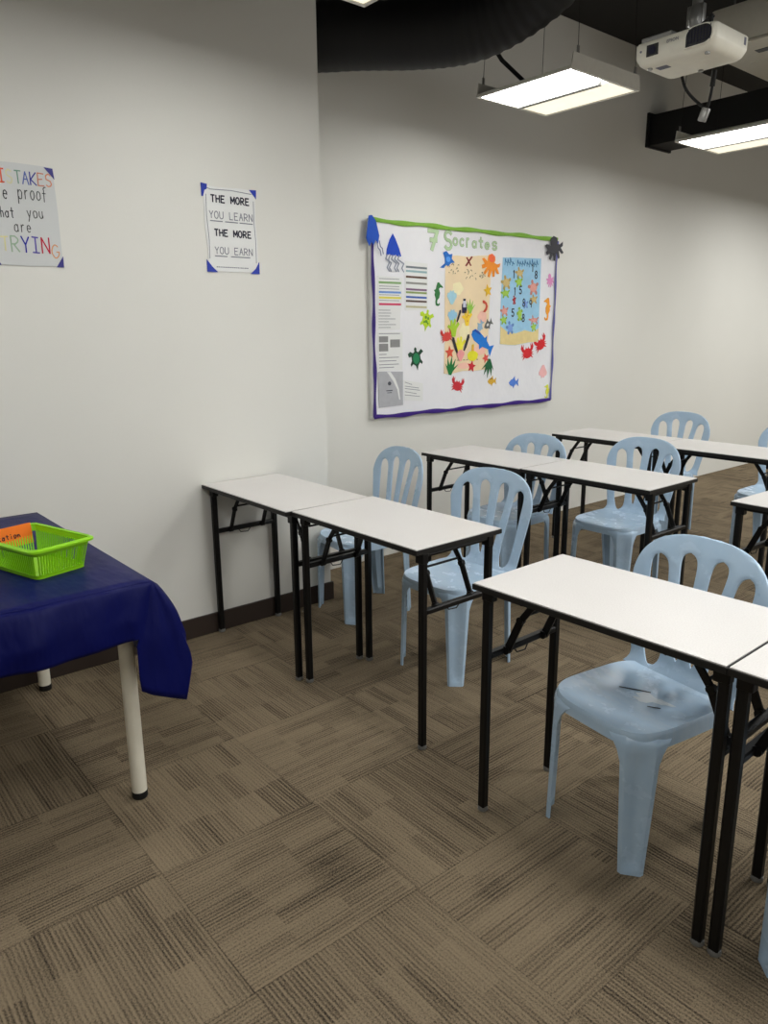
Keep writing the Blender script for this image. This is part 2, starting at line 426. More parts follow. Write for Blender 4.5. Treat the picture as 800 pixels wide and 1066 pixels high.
def back_mesh():
    """arched back with three fanned slats, one welded sheet with thickness"""
    z0, z1 = SZ - .012, .846
    def outer(z):
        t = (z - z0) / (z1 - z0)
        w = lerp(.180, .231, min(1, t / .66)) + (.016 * (1 - t / .07) ** 2 if t < .07 else 0)
        if t > .58: w *= max(0, 1 - ((t - .58) / .42) ** 2.7) ** (1 / 2.7)
        return w
    def gap(k, z):           # openings: 0/3 outside the slats, 1/2 between them
        t = (z - z0) / (z1 - z0)
        if k in (0, 3):
            a0, a1 = .03, .82; c = lerp(.106, .160, t); g = lerp(.036, .031, t)
        else:
            a0, a1 = .12, .87; c = lerp(.023, .060, t); g = lerp(.006, .036, t)
        u = (t - (a0 + a1) / 2) / ((a1 - a0) / 2)
        if abs(u) >= 1: return (c, 0)
        ends = (1 - abs(u) ** 10) ** .5 if u > 0 else (1 - abs(u) ** (9 if k in (1, 2) else 5)) ** .5
        return (c, g * ends)
    zs = []
    n = 64
    for i in range(n + 1):
        zs.append(z0 + (z1 - z0) * (1 - (1 - i / n) ** 1.5))
    def pos(x, z):
        t = (z - z0) / (z1 - z0)
        y = .183 + .078 * t + .012 * t * t - .55 * x * x * (.35 + .65 * t)
        if t < .10: y -= .018 * (1 - t / .10) ** 2
        return Vector((x, y, z))
    MID = 5; rows = []
    for z in zs:
        w = outer(z); bs = [-w]
        for sgn, k in ((-1, 0), (-1, 1), (1, 2), (1, 3)):
            c, g = gap(k, z); cx = sgn * c
            bs += [max(-w, min(w, cx - g)), max(-w, min(w, cx + g))]
        bs.append(w); rows.append(bs)
    bm = bmesh.new(); grid = {}
    for i, z in enumerate(zs):
        for s in range(5):
            a, b = rows[i][2 * s], rows[i][2 * s + 1]
            for j in range(MID + 1):
                grid[i, s, j] = bm.verts.new(pos(lerp(a, b, j / MID), z))
    for i in range(n):
        for s in range(5):
            for j in range(MID):
                q = [grid[i, s, j], grid[i, s, j + 1], grid[i + 1, s, j + 1], grid[i + 1, s, j]]
                try: bm.faces.new(q)
                except ValueError: pass
    bmesh.ops.remove_doubles(bm, verts=bm.verts, dist=2e-5)
    bmesh.ops.dissolve_degenerate(bm, dist=1e-5, edges=bm.edges)
    bmesh.ops.recalc_face_normals(bm, faces=bm.faces)
    bm.normal_update(); T = .011
    for v in bm.verts: v.index = 0
    bm.verts.index_update()
    nv = len(bm.verts); vs = [v.co.copy() for v in bm.verts]; nor = [v.normal.copy() for v in bm.verts]
    sg = 1 if sum(nn.y for nn in nor) > 0 else -1
    fs = [[v.index for v in f.verts] for f in bm.faces]
    be = [(e.verts[0].index, e.verts[1].index) for e in bm.edges if len(e.link_faces) == 1]
    bv = {i for e in be for i in e}
    bm.free()
    mb = MB()
    cen = [(nor[i] * sg) for i in range(nv)]
    front = [vs[i] - cen[i] * (T * (.28 if i in bv else .5)) for i in range(nv)]
    back = [vs[i] + cen[i] * (T * (.28 if i in bv else .5)) for i in range(nv)]
    mb.add(front + back, fs + [[j + nv for j in f] for f in fs] + [[a, b, b + nv, a + nv] for a, b in be])
    return mb
def make_chair():
    t = thing('plastic_chair', 'x', 'chair')
    seat_mesh().build('seat', M['seat'], t, 50)
    back_mesh().build('backrest', M['chair'], t, 55)
    for sx in (-1, 1):
        for sy in (-1, 1): leg_mesh(sx, sy).build('leg', M['chair'], t, 45)
    return t
G = 'pale blue plastic chairs'
chairs = [   # x, y of the seat centre, turn, label
 (2.165, 1.835, -9, 'pale blue plastic chair tucked under the nearest table, its scuffed shiny seat in view'),
 (1.03, 2.235, 3, 'blue plastic chair right behind the table joined to the one at the left wall'),
 (.235, 2.345, -7, 'blue plastic chair standing nearest the wall corner behind the table at the left wall'),
 (.43, 3.27, 0, 'blue plastic chair behind the wall end of the second row, mostly hidden by tables'),
 (.945, 3.592, 0, 'blue plastic chair behind the aisle end of the second row, seat visible under the table'),
 (.40, 4.98, 0, 'farthest blue plastic chair, only its back top rising over the back row table'),
 (1.225, 4.93, 0, 'blue plastic chair at the photo edge behind the back row, partly cut off'),
 (2.835, 1.775, 0, 'blue plastic chair cut off by the bottom photo edge, only one leg showing'),
]
proto = make_chair()
for i, (x, y, a, lab) in enumerate(chairs):
    o = proto if i == 0 else copy_tree(proto)
    o.location = (x, y, 0); o.rotation_euler = (0, 0, R(a)); tag(o, lab, 'chair', G)
# dark scuffs on the nearest seat
mb = MB()
def scuff(path, w):
    for (x0, y0), (x1, y1) in zip(path, path[1:]):
        d = Vector((x1 - x0, y1 - y0, 0)).normalized(); s = Vector((-d.y, d.x, 0)) * w
        def zz(x, y):
            r = max(abs(x) / .186, abs(y) / .196); return SZ - .016 * (1 - r ** 3) + .0012
        P = [Vector((x0, y0, zz(x0, y0))), Vector((x1, y1, zz(x1, y1)))]
        mb.add([P[0] - s, P[0] + s, P[1] + s, P[1] - s], [(0, 1, 2, 3)])
scuff([(-.075, .005), (-.03, .038), (.0, .055)], .0035); scuff([(.05, -.02), (.08, .0)], .003)
mb.build('scuff_mark', M['ink'], proto)
mb = MB(); N_ = 22; vs = [(.028, .022, 0)]
for k in range(N_):
    q = 2 * math.pi * k / N_; rr = 1 + .35 * math.sin(3 * q + 1) + .18 * math.sin(7 * q)
    vs.append((.028 + .05 * rr * math.cos(q), .022 + .026 * rr * math.sin(q) + .012 * math.cos(q), 0))
vs = [(x, y, SZ - .016 * (1 - max(abs(x) / .186, abs(y) / .196) ** 3) + .0009) for x, y, z in vs]
mb.add(vs, [(0, k, k % N_ + 1) for k in range(1, N_ + 1)])
mb.build('dust_smear', plain('pale_dust', srgb(206, 216, 224), .3, .4), proto)

# ------------------------------------------------------------------ teacher's table with navy cloth
t = thing('utility_table', 'table with round cream legs hidden under the navy cloth', 'table', (0, 0, 0))
mb = MB(); mb.rbox(.09, 1.19, .11, .79, .722, .744, .004); mb.build('tabletop', M['board_top'], t)
mb = MB()
for y in (.16, .745): mb.bar((.14, y, .70), (1.08, y, .70), .025, .04)
for x in (.14, 1.07): mb.bar((x, .16, .70), (x, .745, .70), .025, .04)
mb.build('under_frame', M['whitemetal'], t)
for x, y in ((1.075, .757), (.06 + .035, .752), (1.075, .16), (.10, .16)):
    mb = MB(); mb.tube([(x, y, .022), (x, y, .721)], .0235, 20); lg = mb.build('leg', M['whitemetal'], t, 40)
    mb = MB(); mb.tube([(x, y, 0), (x, y, .003), (x, y, .024)], [.022, .0245, .0245], 20); mb.build('rubber_foot', M['rubber'], lg, 40)
# cloth: flat top plus a hanging border that turns the corner in a long fold
def cloth():
    mb = MB(); ZT = .7515; x0, x1, y0, y1 = .082, 1.204, .09, .804
    nx, ny = 24, 16
    vs = []
    for i in range(nx + 1):
        for j in range(ny + 1):
            x, y = lerp(x0, x1, i / nx), lerp(y0, y1, j / ny)
            vs.append((x, y, ZT + .0012 * math.sin(9 * x + 3 * y) * math.sin(7 * y)))
    for k in range(len(vs)):
        i, j = divmod(k, ny + 1)
        if i in (0, nx) or j in (0, ny): vs[k] = (vs[k][0], vs[k][1], ZT)
    mb.add(vs, [(i * (ny + 1) + j, (i + 1) * (ny + 1) + j, (i + 1) * (ny + 1) + j + 1, i * (ny + 1) + j + 1) for i in range(nx) for j in range(ny)])
    # columns: (edge point, bottom point, outward belly)
    cols = []
    for k in range(41):                       # front edge, hanging in shallow waves
        y = lerp(y0, .742, k / 40)
        wv = .006 * math.sin(y * 17) + .004 * math.sin(y * 41 + 1)
        cols.append((Vector((x1, lerp(y0, .80, k / 40), ZT)), Vector((x1 + .022 + wv, y, .592 + .006 * math.sin(y * 9))), .010 + wv * .5))
    E = Vector((x1, y1, ZT))
    tail = [((1.227, .734, .575), .004), ((1.229, .733, .527), .006), ((1.231, .732, .475), .008), ((1.232, .735, .437), .010), ((1.236, .765, .418), .014), ((1.238, .802, .400), .018), ((1.238, .84, .380), .016), ((1.236, .868, .367), .014),
            ((1.238, .878, .405), .016), ((1.238, .888, .445), .016), ((1.236, .896, .479), .016), ((1.215, .882, .470), .014), ((1.185, .865, .465), .012), ((1.14, .848, .462), .01), ((1.08, .838, .460), .01)]
    for n, (b, belly) in enumerate(tail):
        e = E if n < 11 else Vector((lerp(x1, 1.10, (n - 10) / 4), y1, ZT))
        cols.append((e, Vector(b), belly))
    for k in range(1, 31):
        x = lerp(1.09, x0, k / 30); wv = .012 * math.sin(x * 15) + .006 * math.sin(x * 37)
        cols.append((Vector((x, y1, ZT)), Vector((x - .01, y1 + .024 + wv, .457 + .006 * math.sin(x * 11))), .012 + wv * .5))
    H = 16; vs = []
    for e, b, belly in cols:
        out = Vector((b.x - e.x, b.y - e.y, 0)); out = out.normalized() if out.length > 1e-4 else Vector((1, 0, 0))
        for h in range(H + 1):
            s = h / H
            hor = s ** .9 if (e - E).length < 1e-4 else min(1, s * 1.6) ** .6
            p = Vector((lerp(e.x, b.x, hor), lerp(e.y, b.y, hor), lerp(e.z, b.z, s)))
            p += out * belly * math.sin(math.pi * min(1, s)) * .6
            if s > 0: p += out * .0035 * math.sin(11 * s + p.y * 23 + p.x * 13) * s
            vs.append(p)
    fs = []
    for c in range(len(cols) - 1):
        for h in range(H):
            a = c * (H + 1) + h; fs.append((a, a + 1, a + H + 2, a + H + 1))
    mb.add(vs, fs); return mb
o = cloth().build('tablecloth', M['cloth'], None, 70, weld=True)
md = o.modifiers.new('thickness', 'SOLIDIFY'); md.thickness = .0014; md.offset = 1
tag(o, 'dark navy satin tablecloth draped over the cream legged table, long corner fold hanging', 'tablecloth')

# ------------------------------------------------------------------ green basket
def basket():
    BL, BW, BH = .306, .192, .094
    a = R(0)
    t = thing('storage_basket', 'lime green slotted plastic basket with an orange card, on the navy cloth', 'basket')
    def rr(w, d, r, n=5):
        pts = []
        for cx, cy, a0 in ((w / 2 - r, d / 2 - r, 0), (-w / 2 + r, d / 2 - r, 90), (-w / 2 + r, -d / 2 + r, 180), (w / 2 - r, -d / 2 + r, 270)):
            for k in range(n + 1):
                q = R(a0 + 90 * k / n); pts.append((cx + r * math.cos(q), cy + r * math.sin(q)))
        return pts
    bw, bd = BL * .86, BW * .84
    mb = MB()
    lo = rr(bw, bd, .018); mb.loft([[(x, y, .0) for x, y in lo], [(x, y, .004) for x, y in lo]]); 
    # rows of little holes are read as grooves on the floor of the basket
    mb.build('floor_panel', M['green'], t, 40)
    mb = MB()
    def ring(zf, h, out):
        s = lambda z: 1 - (1 - z / BH) * .15
        A = rr(BL * s(zf) , BW * s(zf), .02); B = rr(BL * s(zf + h), BW * s(zf + h), .02)
        Ai = rr(BL * s(zf) - .006, BW * s(zf) - .006, .018); Bi = rr(BL * s(zf + h) - .006, BW * s(zf + h) - .006, .018)
        rings = [[(x, y, zf) for x, y in A], [(x, y, zf + h) for x, y in B], [(x, y, zf + h) for x, y in Bi], [(x, y, zf) for x, y in Ai]]
        mb.loft(rings + [rings[0]], caps=False)
    ring(0, .012, 0); ring(BH - .021, .021, 0)
    mb.build('side_band', M['green'], t, 40)
    mb = MB()
    A = rr(BL + .004, BW + .004, .022); B = rr(BL + .022, BW + .022, .03); C = rr(BL - .008, BW - .008, .02)
    mb.loft([[(x, y, BH - .004) for x, y in A], [(x, y, BH - .008) for x, y in B], [(x, y, BH - .002) for x, y in B], [(x, y, BH + .003) for x, y in A], [(x, y, BH) for x, y in C], [(x, y, BH - .004) for x, y in C], [(x, y, BH - .004) for x, y in A]], caps=False)
    mb.build('rim', M['green'], t, 50)
    mb = MB()
    def slat(p0, p1): mb.bar(p0, p1, .0045, .003, up=(p0[0], p0[1], .3))
    s0, s1 = 1 - .15 * (1 - .010 / BH), 1 - .15 * (1 - (BH - .017) / BH)
    n = 26
    for k in range(n + 1):
        f = -1 + 2 * k / n; f *= .90
        for sg in (-1, 1):
            slat((f * BL / 2 * s0, sg * (BW / 2 * s0 - .003), .010), (f * BL / 2 * s1, sg * (BW / 2 * s1 - .003), BH - .017))
    n = 18
    for k in range(n + 1):
        f = (-1 + 2 * k / n) * .86
        for sg in (-1, 1):
            slat((sg * (BL / 2 * s0 - .003), f * BW / 2 * s0, .010), (sg * (BL / 2 * s1 - .003), f * BW / 2 * s1, BH - .017))
    mb.build('slatted_wall', M['green'], t)
    return t, BL, BW, BH
bk, BL, BW, BH = basket()

# ------------------------------------------------------------------ lettering
def text_mesh(s, size, bold=0, outline=None):
    cu = bpy.data.curves.new('txt', 'FONT'); cu.body = s; cu.size = size; cu.offset = bold; cu.resolution_u = 3
    cu.align_x = 'LEFT'
    o = bpy.data.objects.new('txt', cu); COL.objects.link(o)
    dg = bpy.context.evaluated_depsgraph_get(); me = bpy.data.meshes.new_from_object(o.evaluated_get(dg))
    vs = [v.co.copy() for v in me.vertices]; fs = [list(p.vertices) for p in me.polygons]
    bpy.data.objects.remove(o); bpy.data.curves.remove(cu); bpy.data.meshes.remove(me)
    return vs, fs
def place_text(mb, s, fn, a0, a1, b0, b1, bold=0):
    """fit the word into a rectangle; fn maps (a, b) to a point"""
    vs, fs = text_mesh(s, 1, bold)
    lx, hx = min(v.x for v in vs), max(v.x for v in vs); ly, hy = min(v.y for v in vs), max(v.y for v in vs)
    mb.add([fn(lerp(a0, a1, (v.x - lx) / (hx - lx)), lerp(b0, b1, (v.y - ly) / (hy - ly))) for v in vs], fs)
def arc(cx, cy, rx, ry, a0, a1, n=10):
    return [(cx + rx * math.cos(R(lerp(a0, a1, k / n))), cy + ry * math.sin(R(lerp(a0, a1, k / n)))) for k in range(n + 1)]
STROKE = {   # hand drawn letters in a unit box
 'T': [[(0, 1), (1, 1)], [(.5, 1), (.5, 0)]], 'A': [[(0, 0), (.5, 1), (1, 0)], [(.2, .4), (.8, .4)]],
 'K': [[(0, 1), (0, 0)], [(.95, 1), (.05, .45), (1, 0)]], 'E': [[(.95, 1), (0, 1), (0, 0), (.95, 0)], [(0, .52), (.75, .52)]],
 'S': [arc(.5, .75, .45, .25, 30, 270) + arc(.5, .25, .45, .25, 90, -150)[1:]], 'M': [[(-.05, 0), (-.05, 1), (.5, .3), (1.05, 1), (1.05, 0)]],
 'I': [[(.5, 0), (.5, 1)], [(.1, 1), (.9, 1)], [(.1, 0), (.9, 0)]], 'R': [[(0, 0), (0, 1)] , [(0, 1)] + arc(.4, .74, .5, .26, 90, -90) + [(0, .48)], [(.3, .48), (1, 0)]],
 'Y': [[(0, 1), (.5, .48), (1, 1)], [(.5, .48), (.5, 0)]], 'N': [[(0, 0), (0, 1), (1, 0), (1, 1)]],
 'G': [arc(.5, .5, .5, .5, 50, 340, 14) + [(1, .45), (.6, .45)]],
 'p': [[(.1, .62), (.1, -.35)], arc(.5, .3, .4, .32, 150, -150, 12)], 'r': [[(.2, .62), (.2, 0)], arc(.6, .3, .4, .3, 170, 70, 6)],
 'o': [arc(.5, .3, .42, .32, 0, 360, 14)], 'f': [[(.9, .95)] + arc(.6, .75, .25, .22, 60, 180, 6) + [(.35, -.1)], [(.1, .5), (.8, .5)]],
 'h': [[(.1, 1), (.1, 0)], arc(.45, .3, .35, .3, 180, 0, 8) + [(.8, 0)]], 'a': [arc(.45, .3, .38, .3, 40, 330, 12), [(.85, .6), (.85, 0)]],
 't': [[(.5, 1), (.5, .1), (.8, 0)], [(.1, .65), (.9, .65)]], 'y': [[(.1, .6), (.5, 0)], [(.9, .6), (.3, -.4)]], 'u': [[(.1, .6), (.1, .2)] + arc(.45, .2, .35, .22, 180, 360, 8) + [(.8, .6)], [(.8, .2), (.85, 0)]],
 'e': [[(.1, .32), (.85, .32)] + arc(.48, .3, .38, .3, 0, 310, 12)], 'c': [arc(.5, .3, .42, .32, 45, 315, 10)],
 's': [arc(.5, .46, .35, .16, 20, 270, 8) + arc(.5, .15, .35, .16, 90, -160, 8)[1:]],
 'H': [[(0, 0), (0, 1)], [(1, 0), (1, 1)], [(0, .52), (1, .52)]], 'O': [arc(.5, .5, .52, .5, 0, 360, 18)], 'U': [[(0, 1), (0, .35)] + arc(.5, .35, .5, .35, 180, 360, 10) + [(1, 1)]], 'L': [[(0, 1), (0, 0), (.9, 0)]],
 '7': [[(0, 1), (1, 1), (.4, 0)], [(.25, .5), (.9, .5)]], '1': [[(.3, .8), (.5, 1), (.5, 0)]], '5': [[(.9, 1), (.2, 1), (.15, .55)] + arc(.45, .3, .42, .3, 110, -150, 9)],
 '9': [arc(.5, .7, .4, .28, 0, 360, 10) + [(.8, 0)]], '8': [arc(.5, .76, .34, .24, -90, 270, 10), arc(.5, .26, .42, .26, 90, 450, 10)],
 '6': [[(.7, 1), (.15, .4)] + arc(.5, .28, .38, .28, 170, 520, 12)], 'i': [[(.5, .6), (.5, 0)], [(.5, .85), (.5, .93)]], 'n': [[(.1, .6), (.1, 0)], arc(.45, .28, .35, .3, 180, 0, 8) + [(.8, 0)]],
}
LAYER = [0]
def ribbon(mb, path, w, fn):
    """flat pen stroke; joints rounded by little discs"""
    fn0 = fn
    for (a0, b0), (a1, b1) in zip(path, path[1:]):
        LAYER[0] = (LAYER[0] + 1) % 14; lift = Vector((LAYER[0] * 3e-5, 0, 0))
        fn = lambda a, b: fn0(a, b) + lift
        dx, dy = a1 - a0, b1 - b0; L = math.hypot(dx, dy)
        if L < 1e-6: continue
        nx, ny = -dy / L * w / 2, dx / L * w / 2; ex, ey = dx / L * w * .3, dy / L * w * .3
        mb.add([fn(a0 - nx - ex, b0 - ny - ey), fn(a0 + nx - ex, b0 + ny - ey), fn(a1 + nx + ex, b1 + ny + ey), fn(a1 - nx + ex, b1 - ny + ey)], [(0, 1, 2, 3)])
def letter(mb, ch, a0, b0, w, h, pen, fn, jit=0):
    for st in STROKE[ch]:
        ribbon(mb, [(a0 + p[0] * w + rnd.uniform(-jit, jit), b0 + p[1] * h + rnd.uniform(-jit, jit)) for p in st], pen, fn)
def word(mb, s, a0, b0, a1, h, pen, fn, fill=.72, jit=.0012):
    n = len(s); step = (a1 - a0) / n
    for i, ch in enumerate(s):
        if ch != ' ': letter(mb, ch, a0 + step * i, b0, step * fill, h, pen, fn, jit)

# orange card in the basket
def place_basket():
    bk.location = (.838, .593, .7545); bk.rotation_euler = (0, 0, R(16.5))
    # the card leans on the inner side of the far short wall
    X = -BL / 2 * .93 + .010
    mb = MB(); M4 = Matrix.Translation((X, 0, 0)) @ Matrix.Rotation(R(-8), 4, 'Y')
    mb.rbox(-.0008, .0008, -.088, .080, .036, .102, .0004, M4)
    o = mb.build('label_card', M['orange'], bk); o['label'] = 'orange card'
    mb = MB()
    f = lambda a, b: M4 @ Vector((.0018, a, b))
    word(mb, 'tation', -.035, .064, .042, .015, .0026, f)
    mb.build('lettering', M['ink'], o)
place_basket()

# ------------------------------------------------------------------ paper on the left wall
def wl(a, b, d=.0042): return Vector((d, a, b))
def sheet(name, m, outline, fn, t0, t1, parent=None):
    mb = MB(); mb.prism(outline, fn, t0, t1); return mb.build(name, m, parent)
def tri(parent, pts, m, d0, d1):
    mb = MB(); mb.prism(pts, lambda a, b, t: Vector((t, a, b)), d0, d1); o = mb.build('tape_corner', m, parent); o['label'] = 'blue tape corner'; return o
p = sheet('poster', M['paper'], [(1.665, 2.077), (1.75, 2.074), (1.85, 2.079), (1.926, 2.077), (1.922, 1.95), (1.927, 1.85), (1.926, 1.719), (1.80, 1.716), (1.668, 1.719), (1.672, 1.80), (1.664, 1.9)], lambda a, b, t: Vector((t, a, b)), .001, .0035)
tag(p, 'white printed poster about learning and earning, blue tape at its corners', 'poster')
for s, a0, a1, b0, b1 in (('THE MORE', 1.697, 1.893, 2.008, 2.042), ('THE MORE', 1.706, 1.896, 1.866, 1.899)):
    mb = MB(); word(mb, s, a0 + .003, b0 + .003, a1 + .006, b1 - b0 - .006, .0062, wl, .68, 0)
    mb.build('lettering', M['ink'], p)
for s, a0, a1, b0, b1 in (('YOU LEARN', 1.686, 1.907, 1.940, 1.974), ('YOU EARN', 1.704, 1.899, 1.790, 1.823)):
    mb = MB(); word(mb, s, a0 + .002, b0 + .002, a1 + .006, b1 - b0 - .004, .0036, wl, .70, 0); mb.build('lettering', M['inkgrey'], p)
mb = MB()
for a0, a1, b in ((1.690, 1.752, 1.929), (1.764, 1.83, 1.929), (1.838, 1.907, 1.929), (1.704, 1.767, 1.780), (1.785, 1.885, 1.780)):
    mb = MB(); mb.prism([(a0, b), (a1, b), (a1, b + .004), (a0, b + .004)], lambda a, b, t: Vector((t, a, b)), .0036, .0042); mb.build('underline', M['inkgrey'], p)
mb = MB()
x = 1.709
while x < 1.868:
    w = rnd.uniform(.004, .009); mb.prism([(x, 1.733), (x + w, 1.733), (x + w, 1.737), (x, 1.737)], lambda a, b, t: Vector((t, a, b)), .0036, .0042); x += w + .003
mb.build('footer_line', M['inkgrey'], p)
mb = MB()
for pa in ([(1.684, 2.066), (1.70, 2.062), (1.8, 2.066), (1.905, 2.060)], [(1.915, 2.03), (1.913, 1.95), (1.918, 1.86), (1.917, 1.76)], [(1.676, 2.04), (1.674, 1.95), (1.68, 1.85), (1.678, 1.77)]):
    ribbon(mb, pa, .0028, wl)
mb.build('printed_border', M['inkgrey'], p)
for pts in ([(1.655, 2.085), (1.684, 2.082), (1.682, 2.062), (1.67, 2.055), (1.662, 2.03), (1.656, 2.03)], [(1.895, 2.078), (1.932, 2.080), (1.930, 2.042)], [(1.662, 1.765), (1.688, 1.735), (1.715, 1.712), (1.662, 1.712)], [(1.932, 1.765), (1.912, 1.735), (1.885, 1.711), (1.932, 1.711)]):
    tri(p, pts, M['tape'], .0012, .0052)
p = sheet('poster', M['handpaper'], [(.788, 2.070), (.90, 2.072), (1.030, 2.070), (1.034, 1.90), (1.033, 1.707), (.9, 1.703), (.788, 1.705)], lambda a, b, t: Vector((t, a, b)), .001, .003)
tag(p, 'hand lettered poster about mistakes in coloured marker, cut off by the photo edge', 'poster')
def hw(s, a0, b0, a1, h, pen, cols):
    n = len(s); step = (a1 - a0) / n
    for i, ch in enumerate(s):
        if ch == ' ': continue
        mb = MB(); letter(mb, ch, a0 + step * i, b0, step * .74, h, pen, lambda a, b: wl(a, b, .0036), .001)
        mb.build('letter', pc(*cols[i % len(cols)]), p)
hw('MIS', .806, 1.999, .886, .046, .0052, [(90, 110, 160), (225, 90, 60), (214, 210, 170)])
hw('TAKES', .889, 2.000, 1.028, .044, .0044, [(110, 150, 130), (90, 105, 170), (60, 60, 150), (200, 130, 110), (216, 140, 110)])
hw('are', .797, 1.942, .862, .05, .0036, [(40, 42, 44)]); hw('proof', .893, 1.947, 1.004, .05, .0034, [(70, 72, 74)])
hw('that', .806, 1.876, .875, .036, .0034, [(60, 62, 66)]); hw('you', .918, 1.882, .984, .040, .0034, [(84, 86, 84)])
hw('are', .866, 1.827, .934, .042, .0034, [(90, 90, 90)])
hw('T', .815, 1.756, .848, .05, .005, [(222, 216, 160)]); hw('RYIN', .849, 1.754, .998, .056, .0052, [(160, 185, 160), (44, 48, 160), (90, 80, 170), (190, 30, 60)])
hw('G', .996, 1.738, 1.033, .048, .0042, [(216, 150, 100)])
for pts in ([(.998, 2.068), (1.030, 2.066), (1.033, 2.028)], [(1.008, 1.703), (1.036, 1.703), (1.036, 1.745)], [(.785, 1.703), (.806, 1.703), (.785, 1.74)]):
    tri(p, pts, M['tape_dark'], .0012, .005)

# ------------------------------------------------------------------ notice board on the set-back wall
BX = XR + .001
F = .032            # front of the board
Y0, Y1, Z0, Z1 = 2.925, 4.69, .913, 2.087
nb = thing('notice_board', 'wide white notice board with sea creature cutouts, mounted on the wall', 'notice board', (BX, 0, 0))
mb = MB(); mb.rbox(.0005, .028, Y0 + .012, Y1 - .012, Z0 + .012, Z1 - .012, .001); mb.build('backing_panel', M['boardpaper'], nb)
mb = MB()
mb.rbox(0, F, Y0, Y1, Z0, Z0 + .018, .003); mb.rbox(0, F, Y0, Y1, Z1 - .018, Z1, .003)
mb.rbox(0, F, Y0, Y0 + .018, Z0 + .018, Z1 - .018, .003); mb.rbox(0, F, Y1 - .018, Y1, Z0 + .018, Z1 - .018, .003)
mb.build('frame', M['alu'], nb)
def twist(name, m, p0, p1, w, lab):
    """crepe paper border, slightly wavy and twisted"""
    p0, p1 = Vector(p0), Vector(p1); n = 60; L = (p1 - p0).length; d = (p1 - p0) / L
    side = Vector((1, 0, 0)).cross(d); pts = []; rings = []
    for i in range(n + 1):
        s = i / n * L; c = p0 + d * s + side * .003 * math.sin(s * 14 + L)
        ww = w * (1 + .22 * math.sin(s * 23 + 1.3 * L)); tw = .35 * math.sin(s * 11)
        a = side * ww / 2 * math.cos(tw) + Vector((1, 0, 0)) * abs(ww * .18 * math.sin(tw))
        rings.append([c - a, c + Vector((.004, 0, 0)) + side * 0, c + a, c - Vector((.003, 0, 0))])
    mb = MB(); mb.loft(rings); o = mb.build(name, m, nb, 50); o['label'] = lab
FX = F + .004
twist('border_strip', pc(128, 176, 66), (FX, Y0 + .01, Z1 - .012), (FX, Y1 - .01, Z1 - .008), .026, 'green twisted paper border')
twist('border_strip', pc(64, 38, 128), (FX, Y0 + .012, Z0 + .012), (FX, Y1 - .012, Z0 + .010), .026, 'purple twisted paper border')
twist('border_strip', pc(62, 44, 120), (FX, Y0 + .022, Z0 + .01), (FX, Y0 + .014, Z1 - .02), .024, 'purple paper border')
twist('border_strip', pc(96, 98, 160), (FX, Y1 - .012, Z0 + .01), (FX, Y1 - .012, Z1 - .02), .022, 'lavender blue paper border')
def bl(a, b, d=.0): return Vector((.0285 + d, a, b))
def title(ch, a0, b0, w, h, pen=.017):
    mb = MB(); letter(mb, ch, a0, b0, w, h, pen, lambda a, b: bl(a, b, .0026)); o = mb.build('title_letter', pc(184, 210, 168), nb); o['label'] = 'pale green title letter'
    mb = MB(); letter(mb, ch, a0, b0, w, h, pen + .004, lambda a, b: bl(a, b, .0012)); mb.build('outline', pc(124, 146, 116), o)
title('7', 3.395, 1.94, .075, .11, .024); title('S', 3.535, 1.95, .065, .105)
for ch, a, b, w, h in (('o', 3.611, 1.98, .042, .062), ('c', 3.672, 1.978, .044, .065), ('r', 3.732, 1.972, .03, .085), ('a', 3.790, 1.974, .042, .06), ('t', 3.850, 1.976, .042, .062), ('e', 3.910, 1.972, .05, .06), ('s', 3.980, 1.972, .055, .075)):
    title(ch, a, b, w, h, .011)
# ---- papers pinned to the board
PIN = [.0]
def piece(name, label, cat, m, outline, d=.0035, base=None, group=None):
    """one paper cutout of real thickness, lying on the board"""
    d0 = .029 if base is None else base
    mb = MB(); mb.prism(outline, lambda a, b, t: Vector((BX + t, a, b)), d0, d0 + d)
    o = mb.build(name, m); return tag(o, label, cat, group)
def deco(parent, name, m, polys, d0, d=.0012):
    if name.endswith('patch') and len(polys) > 1:
        for q in polys: o = deco(parent, name, m, [q], d0, d)
        return o
    mb = MB()
    for poly in polys: mb.prism(poly, lambda a, b, t: Vector((BX + t, a, b)), d0, d0 + d)
    o = mb.build(name, m, parent); return o
def ell(cx, cy, rx, ry, n=18, a=0, wob=0):
    ca, sa = math.cos(a), math.sin(a); out = []
    for k in range(n):
        q = 2 * math.pi * k / n; s = 1 + (wob * math.sin(5 * q + cx * 40) if wob else 0); x, y = rx * s * math.cos(q), ry * s * math.sin(q)
        out.append((cx + x * ca - y * sa, cy + x * sa + y * ca))
    return out
def place(pts, cx, cy, s, a=0, sx=1):
    ca, sa = math.cos(R(a)), math.sin(R(a))
    return [(cx + (x * sx * ca - y * sa) * s, cy + (x * sx * sa + y * ca) * s) for x, y in pts]
def rect(a0, a1, b0, b1): return [(a0, b0), (a1, b0), (a1, b1), (a0, b1)]
DB = .029
